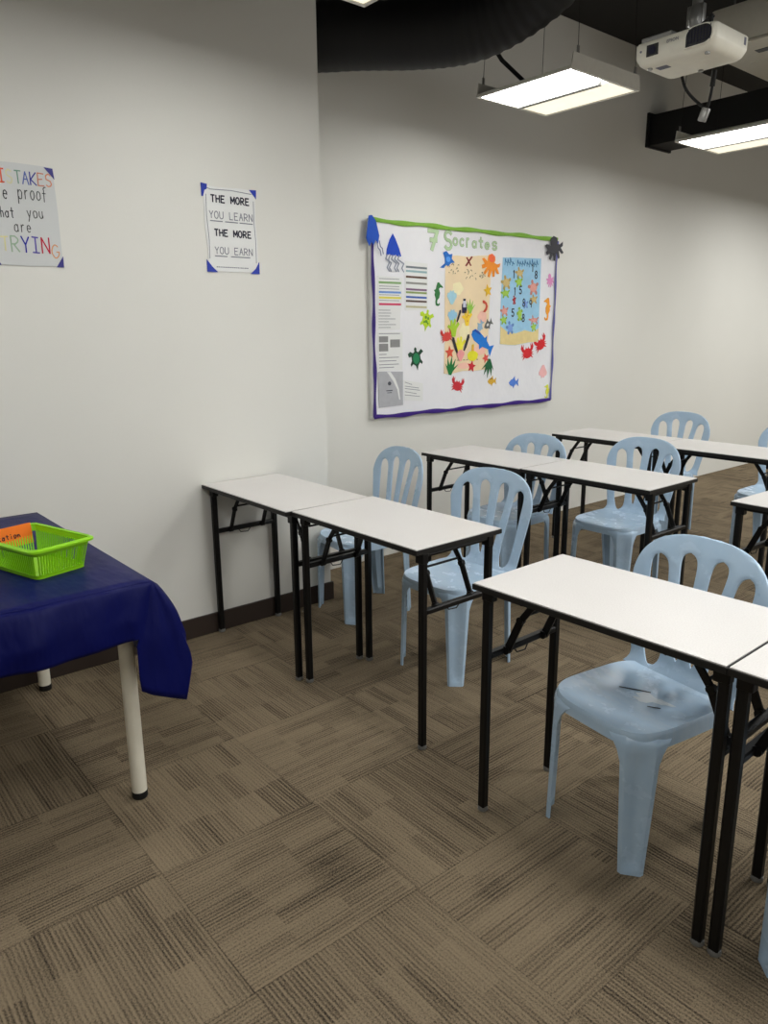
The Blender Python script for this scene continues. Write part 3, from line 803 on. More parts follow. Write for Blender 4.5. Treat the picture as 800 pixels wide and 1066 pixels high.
# left column of sheets
o = piece('paper_sheet', 'white schedule sheet ruled with green, blue, yellow and red lines', 'paper sheet', M['paper'], [(2.975, 1.765), (3.178, 1.760), (3.176, 1.588), (2.974, 1.586)], .0012)
for b, c in ((1.728, (130, 170, 110)), (1.672, (110, 150, 215)), (1.640, (222, 214, 90)), (1.602, (205, 60, 100))):
    deco(o, 'ruled_line', pc(*c), [rect(2.988, 3.165, b - .006, b + .006)], DB + .0012, .0006)
deco(o, 'text_line', M['inkgrey'], [rect(2.99, 3.15, b, b + .003) for b in (1.748, 1.705, 1.690, 1.655, 1.622)], DB + .0012, .0006)
o = piece('paper_sheet', 'white schedule sheet with many dark and coloured lines, right of the first schedule', 'paper sheet', M['paper'], [(3.198, 1.860), (3.388, 1.852), (3.390, 1.572), (3.198, 1.566)], .0012)
for b, c in ((1.826, (120, 130, 136)), (1.802, (150, 180, 186)), (1.768, (96, 70, 58)), (1.732, (140, 140, 136)), (1.694, (130, 100, 130)), (1.676, (140, 160, 100)), (1.648, (72, 104, 180)), (1.624, (96, 80, 74)), (1.590, (190, 184, 150))):
    deco(o, 'ruled_line', pc(*c), [[(3.206, b - .006), (3.382, b - .009), (3.382, b + .003), (3.206, b + .006)]], DB + .0012, .0006)
o = piece('paper_sheet', 'white sheet of faint typed lines below the coloured schedule', 'paper sheet', M['paper'], [(2.972, 1.582), (3.162, 1.584), (3.156, 1.450), (2.972, 1.446)], .0012)
deco(o, 'text_line', M['inkgrey'], [rect(2.984, 2.984 + rnd.uniform(.08, .16), b, b + .003) for b in (1.565, 1.548, 1.531, 1.514, 1.497, 1.480, 1.463)], DB + .0012, .0006)
o = piece('paper_sheet', 'white sheet with two grey printed pictures and typed lines', 'paper sheet', M['paper'], [(2.970, 1.440), (3.178, 1.436), (3.176, 1.204), (2.972, 1.204)], .0012)
deco(o, 'printed_picture', pc(140, 140, 140), [rect(2.985, 3.058, 1.376, 1.412), rect(2.985, 3.058, 1.322, 1.368), rect(3.075, 3.155, 1.345, 1.392)], DB + .0012, .0006)
deco(o, 'text_line', M['inkgrey'], [rect(2.985, 2.985 + w, b, b + .0035) for w, b in ((.17, 1.426), (.06, 1.302), (.16, 1.282), (.14, 1.262), (.16, 1.240), (.12, 1.222))], DB + .0012, .0006)
o = piece('folder', 'grey folder sheet with a curved white stripe, lowest at the board side', 'folder', pc(176, 177, 182), [(2.972, 1.196), (2.984, 1.202), (3.178, 1.194), (3.178, .984), (2.980, .980)], .003)
deco(o, 'curved_stripe', M['paper'], [[(3.045, 1.197), (3.075, 1.196), (3.115, 1.150), (3.142, 1.09), (3.155, 1.02), (3.145, 1.02), (3.130, 1.085), (3.095, 1.14)]], DB + .003, .0006)
deco(o, 'printed_emblem', pc(80, 82, 90), [ell(3.066, 1.125, .014, .012), rect(3.040, 3.09, 1.078, 1.084), rect(3.046, 3.084, 1.066, 1.070)], DB + .003, .0006)
o = piece('paper_sheet', 'small white ruled sheet beside the grey folder', 'paper sheet', M['paper'], [(3.186, 1.140), (3.352, 1.112), (3.352, .998), (3.190, 1.010)], .0012)
deco(o, 'text_line', M['inkgrey'], [[(3.196, b), (3.196 + w, b - .018), (3.196 + w, b - .015), (3.196, b + .003)] for w, b in ((.06, 1.125), (.12, 1.10), (.13, 1.085), (.10, 1.065), (.13, 1.045))], DB + .0012, .0006)
# big posters
SAND = [(3.545, 1.905), (3.65, 1.915), (3.75, 1.912), (3.86, 1.925), (3.978, 1.932), (3.974, 1.78), (3.968, 1.6), (3.965, 1.40), (3.960, 1.20), (3.952, 1.178), (3.85, 1.172), (3.72, 1.176), (3.60, 1.160), (3.541, 1.165), (3.546, 1.4), (3.542, 1.65)]
o = piece('poster', 'tall sand coloured treasure map poster at the board centre, covered in cutouts', 'poster', plain('sand_paper', srgb(239, 217, 180), .7, .2, var=.12, scale=6), SAND, .0015)
deco(o, 'red_cross', pc(140, 50, 50), [[(3.725, 1.856), (3.737, 1.850), (3.795, 1.912), (3.783, 1.918)], [(3.732, 1.906), (3.744, 1.910), (3.786, 1.858), (3.774, 1.854)]], DB + .0015, .0006)
mb = MB()
for k in range(34):
    a, b = (rnd.uniform(3.565, 3.67), rnd.uniform(1.79, 1.86)) if k < 13 else (rnd.uniform(3.73, 3.92), rnd.uniform(1.78, 1.84))
    q = rnd.uniform(0, 6.28); l = rnd.uniform(.006, .016)
    ribbon(mb, [(a, b), (a + l * math.cos(q), b + l * math.sin(q)), (a + l * math.cos(q) + l * .6 * math.sin(q), b + l * math.sin(q) - l * .5)], .004, lambda x, y: Vector((BX + DB + .0021, x, y)))
mb.build('handwriting', pc(120, 110, 90), o)
deco(o, 'dashed_line', pc(110, 90, 60), [rect(a, a + .018, 1.246, 1.250) for a in (3.66, 3.69, 3.72, 3.75, 3.82, 3.85)], DB + .0015, .0006)
deco(o, 'peach_patch', pc(246, 196, 178), [ell(3.90, 1.53, .045, .04, wob=.1), ell(3.88, 1.31, .06, .035, wob=.1), ell(3.73, 1.21, .07, .02)], DB + .0015, .0005)
deco(o, 'yellow_patch', pc(244, 232, 190), [ell(3.73, 1.43, .05, .06, wob=.1), ell(3.66, 1.71, .05, .04, wob=.1)], DB + .0015, .0005)
o = piece('poster', 'pale blue hand drawn sea poster, its lower part sand yellow', 'poster', pc(158, 204, 232), [(4.094, 1.925), (4.20, 1.930), (4.505, 1.938), (4.507, 1.65), (4.508, 1.356), (4.40, 1.352), (4.25, 1.335), (4.17, 1.338), (4.088, 1.346), (4.086, 1.6)], .0015)
deco(o, 'sand_strip', pc(230, 210, 150), [[(4.088, 1.347), (4.17, 1.3395), (4.25, 1.3365), (4.40, 1.353), (4.507, 1.357), (4.507, 1.452), (4.44, 1.425), (4.35, 1.44), (4.25, 1.418), (4.16, 1.430), (4.087, 1.47)]], DB + .0015, .0005)
for nm, c, L in (('green_drawing', (170, 210, 90), [ell(4.27, 1.77, .04, .035, wob=.2), ell(4.13, 1.69, .045, .03, wob=.2), ell(4.29, 1.55, .03, .05, wob=.2), ell(4.12, 1.51, .035, .03, wob=.2), ell(4.45, 1.46, .03, .03, wob=.2)]),
                 ('tan_drawing', (214, 190, 130), [ell(4.275, 1.83, .045, .035, wob=.2), ell(4.135, 1.76, .05, .045, wob=.2), ell(4.44, 1.655, .04, .03, wob=.2)]),
                 ('pink_drawing', (224, 160, 150), [ell(4.43, 1.735, .055, .05, wob=.2), ell(4.125, 1.57, .04, .035, wob=.2), ell(4.45, 1.51, .055, .025, wob=.2)]),
                 ('blue_drawing', (130, 165, 226), [ell(4.19, 1.455, .04, .045, wob=.2), ell(4.35, 1.62, .03, .03, wob=.2)]), ('red_drawing', (176, 64, 72), [ell(4.225, 1.645, .02, .035, wob=.1)])):
    for poly in L:
        cx = sum(q[0] for q in poly) / len(poly); cy = sum(q[1] for q in poly) / len(poly); rr = max(abs(q[0] - cx) for q in poly); hh = max(abs(q[1] - cy) for q in poly)
        dabs = [ell(cx, cy, rr * .62, hh * .55, 14, wob=.08)] + [ell(cx + rr * .72 * math.cos(q), cy + hh * .72 * math.sin(q), rr * .26, hh * .22, 9, a=q) for q in (.6, 1.9, 3.0, 4.2, 5.4)]
        for n, dab in enumerate(dabs[:1]): oo = deco(o, nm, pc(*c), [dab], DB + .0015, .0006)
        deco(oo, 'dab', pc(*[max(0, v - 26) for v in c]), dabs[1:], DB + .0022, .0004)
mb = MB()
fp = lambda x, y: Vector((BX + DB + .0024, x, y))
x = 4.115
while x < 4.47:                               # small scrawled heading
    if not 4.205 < x < 4.235:
        h = rnd.uniform(.025, .05); b = 1.878 + rnd.uniform(-.004, .004)
        ribbon(mb, [(x, b), (x + .004, b + h), (x + .012, b + h * .5), (x + .02, b + h * .2 + .008)], .0065, fp)
    x += .026
mb.build('scrawled_heading', pc(50, 110, 160), o)
mb = MB()
for ch, a, b in (('9', 4.39, 1.60), ('8', 4.315, 1.605), ('5', 4.275, 1.69), ('1', 4.40, 1.845), ('8', 4.44, 1.80), ('1', 4.20, 1.795), ('5', 4.20, 1.535), ('8', 4.315, 1.50), ('1', 4.215, 1.68)):
    letter(mb, ch, a, b, .028, .05, .009, fp)
mb.build('scrawled_mark', pc(46, 48, 66), o)
# creatures -------------------------------------------------------
D2 = DB + .0018; DP = DB + .003
CRAB = [(-.55, .05), (-.8, .25), (-.95, .55), (-.75, .95), (-.68, .6), (-.5, .9), (-.55, .5), (-.45, .35), (-.25, .42), (-.2, .6), (-.1, .45), (.1, .45), (.2, .6), (.25, .42), (.45, .35), (.55, .5), (.5, .9), (.68, .6), (.75, .95), (.95, .55), (.8, .25), (.58, .08),
        (.95, .0), (.6, -.08), (.95, -.3), (.55, -.22), (.8, -.6), (.42, -.38), (.2, -.5), (-.2, -.5), (-.42, -.38), (-.8, -.6), (-.55, -.22), (-.95, -.3), (-.6, -.08), (-.95, 0)]
TURT = [(-.12, .72), (-.15, 1), (.0, 1.12), (.15, 1), (.12, .72), (.35, .6), (.75, .85), (1, .55), (.85, .5), (.55, .3), (.58, -.1), (.8, -.4), (.7, -.6), (.45, -.4), (.2, -.65), (.05, -1.1), (-.1, -.65), (-.45, -.42), (-.72, -.62), (-.78, -.4), (-.56, -.1), (-.55, .3), (-.9, .3), (-1, .6), (-.7, .8), (-.35, .6)]
SEAH = [(.0, 1), (-.3, .85), (-.65, .72), (-.7, .6), (-.3, .6), (-.1, .45), (-.35, .1), (-.3, -.3), (-.05, -.55), (-.05, -.8), (-.3, -.85), (-.45, -.7), (-.5, -.9), (-.25, -1.05), (.1, -1), (.22, -.7), (.2, -.45), (.45, -.15), (.4, .1), (.62, .25), (.35, .35), (.3, .65), (.2, .95)]
STAR = [(math.cos(R(90 + 36 * k)) * (1 if k % 2 == 0 else .45), math.sin(R(90 + 36 * k)) * (1 if k % 2 == 0 else .45)) for k in range(10)]
FISH = [(-1, .05), (-.6, .42), (-.1, .6), (.25, .95), (.3, .5), (.6, .2), (1.1, .6), (1.0, 0), (1.15, -.55), (.6, -.15), (.2, -.45), (.05, -.8), (-.15, -.5), (-.65, -.35)]
RAYF = [(-.4, .9), (.1, .6), (.6, .75), (.55, .2), (1.1, -.15), (.5, -.3), (.1, -.7), (-.25, -.6), (-.6, -1.0), (-1.2, -1.05), (-.9, -.8), (-.45, -.45), (-.55, .1), (-.9, .65)]
OCTO = [(-.42, .4), (-.36, .66), (0, .82), (.36, .66), (.44, .4), (.35, .2), (.7, .15), (1.05, .3), (1.0, .0), (.75, -.1), (1.05, -.5), (.8, -.55), (.5, -.25), (.55, -.8), (.35, -.85), (.2, -.35), (.0, -.95), (-.2, -.9), (-.15, -.35), (-.55, -.85), (-.7, -.7), (-.4, -.25), (-.9, -.45), (-1.0, -.2), (-.7, -.05), (-1.05, .25), (-.85, .35), (-.4, .18)]
SHRI = [(-.5, 1), (-.1, .95), (.5, .6), (.75, .0), (.55, -.6), (.1, -1), (-.4, -.9), (-.1, -.6), (.2, -.3), (.3, .1), (.1, .4), (-.4, .5), (-.55, .75)]
WEED = [(-.15, -1), (-.9, .1), (-.55, -.2), (-.65, .75), (-.25, .0), (-.05, 1.05), (.15, .05), (.55, .8), (.45, -.15), (1.05, .3), (.35, -.6), (.2, -1)]
WHALE = [(-1, .1), (-.85, .3), (-.4, .34), (.1, .28), (.2, .5), (.32, .25), (.7, .1), (1.0, .35), (1.0, -.0), (1.05, -.35), (.72, -.1), (.2, -.24), (.05, -.5), (-.1, -.28), (-.6, -.3), (-.95, -.15)]
CORAL = [(-.25, -1), (-.5, -.2), (-1, .1), (-.75, .35), (-.45, .15), (-.5, .8), (-.2, .9), (-.1, .3), (.1, 1.05), (.35, .85), (.25, .2), (.7, .65), (.95, .4), (.5, -.1), (.3, -1)]
SHELL = [(-.2, -1), (-.95, .1), (-.8, .55), (-.45, .6), (-.3, .9), (0, .75), (.3, .92), (.45, .6), (.85, .5), (.95, .05), (.2, -1)]
def creature(name, label, shape, cx, cy, s, col, a=0, sx=1, base=None, deco_=None, d=.0016):
    o = piece(name, label, 'paper cutout', pc(*col), place(shape, cx, cy, s, a, sx), d, base if base else DB)
    if deco_:
        nm, c, polys = deco_
        deco(o, nm, pc(*c), [place(q, cx, cy, s, a, sx) for q in polys], (base if base else DB) + d, .0008)
    return o
# squid: pointed blue cap, pale tentacles
o = piece('squid_cutout', 'blue pointed squid cutout with pale dangling tentacles above the schedule', 'paper cutout', pc(34, 74, 190), [(3.100, 2.012), (3.120, 1.985), (3.150, 1.93), (3.168, 1.885), (3.145, 1.878), (3.125, 1.892), (3.10, 1.882), (3.075, 1.892), (3.048, 1.882), (3.052, 1.92), (3.075, 1.975)], .0016)
mb = MB()
for k, (a, q) in enumerate(((3.055, .02), (3.078, -.02), (3.10, .015), (3.125, .01), (3.150, .025))):
    ribbon(mb, [(a, 1.888), (a - .012, 1.865), (a + .012 + q, 1.842), (a + q - .004, 1.815), (a + q + .012, 1.795)], .009, lambda x, y: Vector((BX + DB + .0022, x, y)))
mb.build('tentacle', pc(150, 156, 170), o)
o = piece('squid_cutout', 'blue fringed cutout wrapped over the top corner of the board', 'paper cutout', pc(36, 84, 190), [(2.905, 2.095), (2.93, 2.10), (2.96, 2.07), (2.985, 1.99), (2.975, 1.945), (2.955, 1.965), (2.94, 1.93), (2.925, 1.955), (2.91, 1.925), (2.895, 1.95), (2.885, 1.97)], .0016, base=.042)
mb = MB()
for a, b in ((2.968, 1.95), (2.985, 1.96)): ribbon(mb, [(a, b), (a + .008, b - .03), (a + .022, b - .04), (a + .03, b - .07)], .007, lambda x, y: Vector((BX + .0425, x, y)))
mb.build('tentacle', pc(110, 116, 150), o)
SP = ('shell_spot', (96, 150, 50), [ell(-.15, .3, .16, .16, 8), ell(.2, .25, .15, .15, 8), ell(0, -.1, .2, .16, 8), ell(.25, -.25, .12, .1, 8), ell(-.28, -.2, .12, .12, 8)])
creature('turtle_cutout', 'lime green paper turtle with spotted shell between schedule and map', TURT, 3.380, 1.506, .062, (186, 214, 52), -12, deco_=SP)
creature('turtle_cutout', 'dark green paper turtle low on the white board', TURT, 3.293, 1.268, .066, (38, 74, 56), 8, deco_=('shell_patch', (40, 130, 84), [ell(0, .05, .42, .52, 14)]))
creature('seahorse_cutout', 'green paper seahorse beside the sand map', SEAH, 3.478, 1.672, .072, (58, 122, 70), -8, sx=-.8)
creature('ray_cutout', 'blue paper ray at the upper corner of the sand map', RAYF, 3.566, 1.884, .056, (44, 112, 200), -6, base=DP, deco_=('light_patch', (90, 160, 235), [ell(.0, .05, .35, .3, 12)]))
creature('octopus_cutout', 'orange paper octopus over the upper edge of the sand map', OCTO, 3.972, 1.872, .088, (250, 150, 50), -8, base=DP, deco_=('red_head', (248, 110, 70), [ell(.02, .48, .34, .30, 14)]))
creature('starfish_cutout', 'small yellow paper starfish on the sand map', STAR, 3.947, 1.703, .044, (236, 190, 50), 12, base=DP)
creature('shrimp_cutout', 'curled red paper shrimp on the sand map', SHRI, 3.920, 1.600, .040, (206, 84, 62), base=DP)
creature('whale_cutout', 'bright blue paper whale slanting across the sand map', WHALE, 3.900, 1.368, .118, (36, 122, 214), -32, base=DP, deco_=('dark_back', (40, 80, 170), [[(-.95, .12), (-.8, .3), (-.4, .34), (-.3, .22), (-.8, .16)]]))
creature('crab_cutout', 'red paper crab straddling the side edge of the sand map', CRAB, 3.562, 1.404, .058, (214, 72, 66), 10, base=DP)
creature('starfish_cutout', 'red paper starfish above the dark green seaweed on the map', STAR, 3.590, 1.302, .044, (220, 88, 66), 5, base=DP)
creature('starfish_cutout', 'crimson paper starfish at the bottom middle of the sand map', STAR, 3.802, 1.203, .042, (206, 50, 60), -10, base=DP)
creature('starfish_cutout', 'small coral red starfish near the tail of the blue whale', STAR, 3.942, 1.254, .036, (228, 90, 80), 20, base=DP)
creature('seaweed_cutout', 'dark green paper seaweed at the bottom corner of the map nearest the turtle', WEED, 3.605, 1.215, .062, (34, 118, 60), -10, base=DP)
creature('seaweed_cutout', 'green paper seaweed hanging over the bottom edge of the map near the yellow fish', WEED, 3.970, 1.185, .064, (40, 104, 66), 170, base=DP)
creature('coral_cutout', 'golden yellow paper coral in the middle of the sand map', CORAL, 3.750, 1.524, .052, (246, 206, 60), base=DP, deco_=('orange_spot', (222, 150, 50), [ell(-.1, .1, .1, .1, 8), ell(.2, .3, .1, .1, 8), ell(.05, -.4, .1, .12, 8)]))
creature('coral_cutout', 'bright yellow paper coral low on the sand map', CORAL, 3.686, 1.350, .054, (240, 232, 70), base=DP, sx=1.1)
creature('shell_cutout', 'pink paper shell under the bright yellow coral', SHELL, 3.690, 1.283, .040, (240, 160, 160), base=DP + .0017)
creature('submarine_cutout', 'yellow paper submarine beside the pink shell', [(-.9, -.6), (-1, .0), (-.6, .35), (-.25, .4), (-.2, 1.2), (.15, 1.3), (.2, .4), (.6, .3), (1, .0), (.8, -.6), (.2, -.9), (-.4, -.85)], 3.812, 1.285, .052, (232, 226, 52), base=DP, deco_=('orange_tower', (240, 180, 70), [rect(-.2, .16, .4, 1.2)]))
creature('jellyfish_cutout', 'pale blue paper jellyfish, the upper one on the sand map', SHELL, 3.604, 1.655, .046, (164, 206, 222), base=DP)
creature('jellyfish_cutout', 'pale blue paper jellyfish directly above the lime coral on the map', SHELL, 3.612, 1.535, .046, (150, 196, 222), base=DP)
creature('coral_cutout', 'lime green paper coral under the pale blue jellyfish', CORAL, 3.622, 1.460, .058, (170, 206, 58), 0, base=DP + .0017)
creature('fish_cutout', 'grey blue paper fish above the blue whale', FISH, 3.880, 1.465, .040, (150, 180, 206), 60, base=DP)
creature('shell_cutout', 'dark grey and white paper shell above the whale tail', FISH, 3.958, 1.478, .042, (104, 106, 104), 30, base=DP, deco_=('white_patch', (220, 220, 214), [ell(-.1, .05, .3, .22, 10)]))
creature('bottle_cutout', 'dark paper bottle standing over the golden coral', [(-.45, -1), (-.5, .2), (-.2, .5), (-.25, 1), (.25, 1), (.2, .5), (.5, .2), (.45, -1)], 3.722, 1.600, .046, (44, 44, 74), base=DP, deco_=('pale_label', (206, 206, 222), [rect(-.3, .3, -.2, .7)]))
creature('seaweed_cutout', 'small light green paper seaweed beside the dark bottle', WEED, 3.778, 1.598, .046, (150, 200, 80), base=DP)
mb_ = [('eel_cutout', 'black wavy paper eel curving beside the golden coral', 3.668, 1.535), ('eel_cutout', 'black striped paper eel beside the bright yellow coral towards the seaweed', 3.640, 1.345), ('eel_cutout', 'black striped paper eel between the yellow coral and the submarine', 3.745, 1.362)]
for n, (nm, lab, a, b) in enumerate(mb_):
    s = -1 if n == 2 else 1
    creature(nm, lab, [(-.5, 1), (-.2, .95), (.0, .4), (.25, -.2), (.5, -.9), (.3, -1), (-.05, -.5), (-.3, .1), (-.55, .6)], a, b, .055 if n else .04, (56, 54, 58), 0, sx=s if n else -1, base=DP + .0017)
creature('crab_cutout', 'red paper crab on the white board below the sand map', CRAB, 3.670, 1.078, .064, (206, 52, 62), -12)
creature('fish_cutout', 'round golden yellow paper fish below the sand map', FISH, 4.012, 1.092, .042, (216, 172, 62), 0, deco_=('dark_back', (120, 90, 50), [[(-.7, .32), (-.2, .55), (.2, .6), (.0, .35)]]))
creature('fish_cutout', 'round blue paper fish low in the middle of the board', FISH, 4.246, 1.070, .050, (84, 128, 214), 0)
creature('crab_cutout', 'red paper crab, the lower of the pair under the blue sea poster', CRAB, 4.392, 1.277, .074, (212, 44, 52), 8)
creature('crab_cutout', 'red paper crab, the upper of the pair beside the blue sea poster', CRAB, 4.540, 1.335, .074, (214, 44, 50), 22)
creature('jellyfish_cutout', 'pale pink paper jellyfish under the pair of red crabs', SHELL, 4.580, 1.135, .050, (246, 190, 190), 180)
creature('seahorse_cutout', 'yellow green paper seahorse in the bottom corner of the board', SEAH, 4.638, .988, .050, (220, 222, 80), 0)
creature('seahorse_cutout', 'orange paper seahorse near the lavender side border', SEAH, 4.602, 1.590, .080, (240, 160, 50), 0, sx=.8)
creature('octopus_cutout', 'pinkish lilac paper octopus above the orange seahorse', OCTO, 4.618, 1.795, .056, (226, 150, 200), 15, sx=.7)
creature('octopus_cutout', 'black paper octopus over the top corner of the board', OCTO, 4.638, 2.020, .098, (66, 66, 72), 10, base=.0395)

# ------------------------------------------------------------------ pendant lights
LZ = 2.65
def make_lamp(low=False):
    t = thing('pendant_light', 'x', 'ceiling light'); W, D = .61, .585
    mb = MB()      # tray: sides flare up to a smaller top
    lo = rect(-W / 2, W / 2, -D / 2, D / 2); hi = rect(-W / 2 + .02, W / 2 - .02, -D / 2 + .02, D / 2 - .02)
    hi = rect(-W / 2 + .006, W / 2 - .006, -D / 2 + .2, D / 2 - .2)
    mb.loft([[(x, y, .002) for x, y in lo], [(x, y, .008) for x, y in lo], [(x, y, .066) for x, y in hi]])
    mb.build('housing', M['lampwhite'], t)
    for sx in (-1, 1):
        x = sx * (W / 2 - .003)
        mb = MB(); mb.prism([(-D / 2 + .004, .0085), (D / 2 - .004, .0085), (D / 2 - .014, .066), (-D / 2 + .014, .066)], lambda a, b, d: Vector((d, a, b)), x - .003, x + .003)
        mb.build('end_plate', M['lampwhite'], t)
    mb = MB()
    for a in ((-W / 2, W / 2, -D / 2, -D / 2 + .018), (-W / 2, W / 2, D / 2 - .018, D / 2), (-W / 2, -W / 2 + .018, -D / 2 + .018, D / 2 - .018), (W / 2 - .018, W / 2, -D / 2 + .018, D / 2 - .018)):
        mb.box(*a, -.006, .0018)
    mb.build('rim', M['lampwhite'], t)
    mb = MB(); mb.rbox(-W / 2 + .05, W / 2 - .04, -.02, .012, -.024, .0, .003); mb.build('center_spine', M['steel'], t)
    mb = MB(); mb.box(-W / 2 + .018, W / 2 - .018, -D / 2 + .018, -.012, -.003, .001); mb.build('lit_diffuser', M['lamp_on'], t)
    mb = MB(); mb.box(-W / 2 + .018, W / 2 - .018, .012, .045, -.003, .001); mb.build('lit_tube', M['lamp_strip'], t)
    mb = MB(); mb.box(-W / 2 + .018, W / 2 - .018, .045, D / 2 - .018, -.002, .001); mb.build('reflector', M['lamp_soft'], t)
    for sx in (-1, 1):
        for sy in (-1, 1):
            x, y = sx * (W / 2 - .003), sy * (D / 2 - .05)
            mb = MB(); mb.rbox(x - .0025, x + .0025, y - .009, y + .009, .055, .098, .001); lug = mb.build('hanging_lug', M['steel'], t)
            mb = MB(); mb.tube([(x, y, .092), (x * .9, y * .9, (CZ if not (low and sx > 0) else 3.098) - LZ)], .0016, 6); mb.build('hanging_wire', M['beamblack'], lug, 60)
    return t
lamps = [(.482, 3.495, 'lit square ceiling lamp hanging on wires beside the black duct'),
         (.62, 5.26, 'lit square ceiling lamp under the black beam behind the projector'),
         (1.01, 1.73, 'square ceiling lamp at the top edge above the duct, one corner showing')]
for i, (x, y, lab) in enumerate(lamps):
    o = make_lamp(i == 1)
    o.location = (x, y, LZ); tag(o, lab, 'ceiling light', 'hanging square lamps')
LAMP = [o for o in bpy.data.objects if o.get('label') == lamps[0][2]][0]
mb = MB(); pth = [(.33, 3.44, LZ + .062), (.29, 3.27, LZ + .16), (.25, 3.15, LZ + .30), (.20, 2.98, LZ + .46), (.18, 2.9, CZ - .002)]
mb.tube([(a - lamps[0][0], b - lamps[0][1], c - LZ) for a, b, c in pth], .011, 8); mb.build('power_cable', M['rubber'], LAMP, 60)
# further lamps of the same grid, behind and beside the camera
def area(x, y, e, s=.56):
    ld = bpy.data.lights.new('room_lamp', 'AREA'); ld.shape = 'SQUARE'; ld.size = s; ld.energy = e; ld.color = (1, 1, .97)
    o = bpy.data.objects.new('room_lamp', ld); COL.objects.link(o); o.location = (x, y, LZ - .01)
E_ = 19
for x, y in ((2.9, 1.73), (4.9, 1.73), (2.9, 3.5), (4.9, 3.5), (2.9, 5.26), (4.9, 5.26), (2.9, 7.0), (4.9, 7.0), (.9, 7.4), (.9, 9.2), (2.9, 9.2), (1.0, -.05), (2.9, -.05), (4.9, -.05)):
    area(x, y, E_ * (.66 if y < 0 else 1.22))

ld = bpy.data.lights.new('added_fill_light', 'AREA'); ld.shape = 'RECTANGLE'; ld.size = 7; ld.size_y = 2.2; ld.energy = 34; ld.color = (.96, .98, 1)  # broad fill light added to lift the upper walls; no window there
o = bpy.data.objects.new('added_fill_light', ld); COL.objects.link(o); o.location = (6.95, 4.2, 1.7); o.rotation_euler = (0, R(90), 0)
ld.shape = 'RECTANGLE'; ld.size, ld.size_y = 2.2, 7
# ------------------------------------------------------------------ flexible black duct
def duct():
    t = thing('air_duct', 'fat black flexible air duct curving out from behind the wall corner', 'duct')
    ctrl = [(-.32, 2.303, 2.855), (-.20, 2.36, 2.852), (-.02, 2.50, 2.84), (.22, 2.72, 2.83), (.50, 2.93, 2.86), (.80, 3.02, 2.98), (1.02, 2.96, 3.18), (1.12, 2.80, 3.36), (1.14, 2.62, 3.46)]
    C = [Vector(c) for c in ctrl]
    def cr(u):
        i = min(int(u), len(C) - 2); f = u - i
        p0, p1, p2, p3 = C[max(i - 1, 0)], C[i], C[i + 1], C[min(i + 2, len(C) - 1)]
        return .5 * ((2 * p1) + (p2 - p0) * f + (2 * p0 - 5 * p1 + 4 * p2 - p3) * f * f + (3 * p1 - p0 - 3 * p2 + p3) * f ** 3)
    n = 260; pth = [cr((len(C) - 1) * i / n) for i in range(n + 1)]
    rad = []; s = 0
    for i in range(n + 1):
        if i: s += (pth[i] - pth[i - 1]).length
        bend = min(1, max(.25, (s - .55) / .5))
        r = .149 + .0026 * bend * math.sin(s * 2 * math.pi / .05 + 1.5 * math.sin(s * 7)) + .004 * math.sin(s * 9)
        if s < .05: r *= .75 + .25 * math.sqrt(1 - (1 - s / .05) ** 2)
        rad.append(r)
    mb = MB(); mb.tube(pth, rad, 32); mb.build('flexible_sleeve', M['duct'], t, 80)
    p = cr(3.1)
    mb = MB(); mb.tube([p + Vector((0, 0, .13)), Vector((p.x, p.y, CZ))], .012, 8); mb.build('hanger_rod', M['beamblack'], t, 60)
duct()

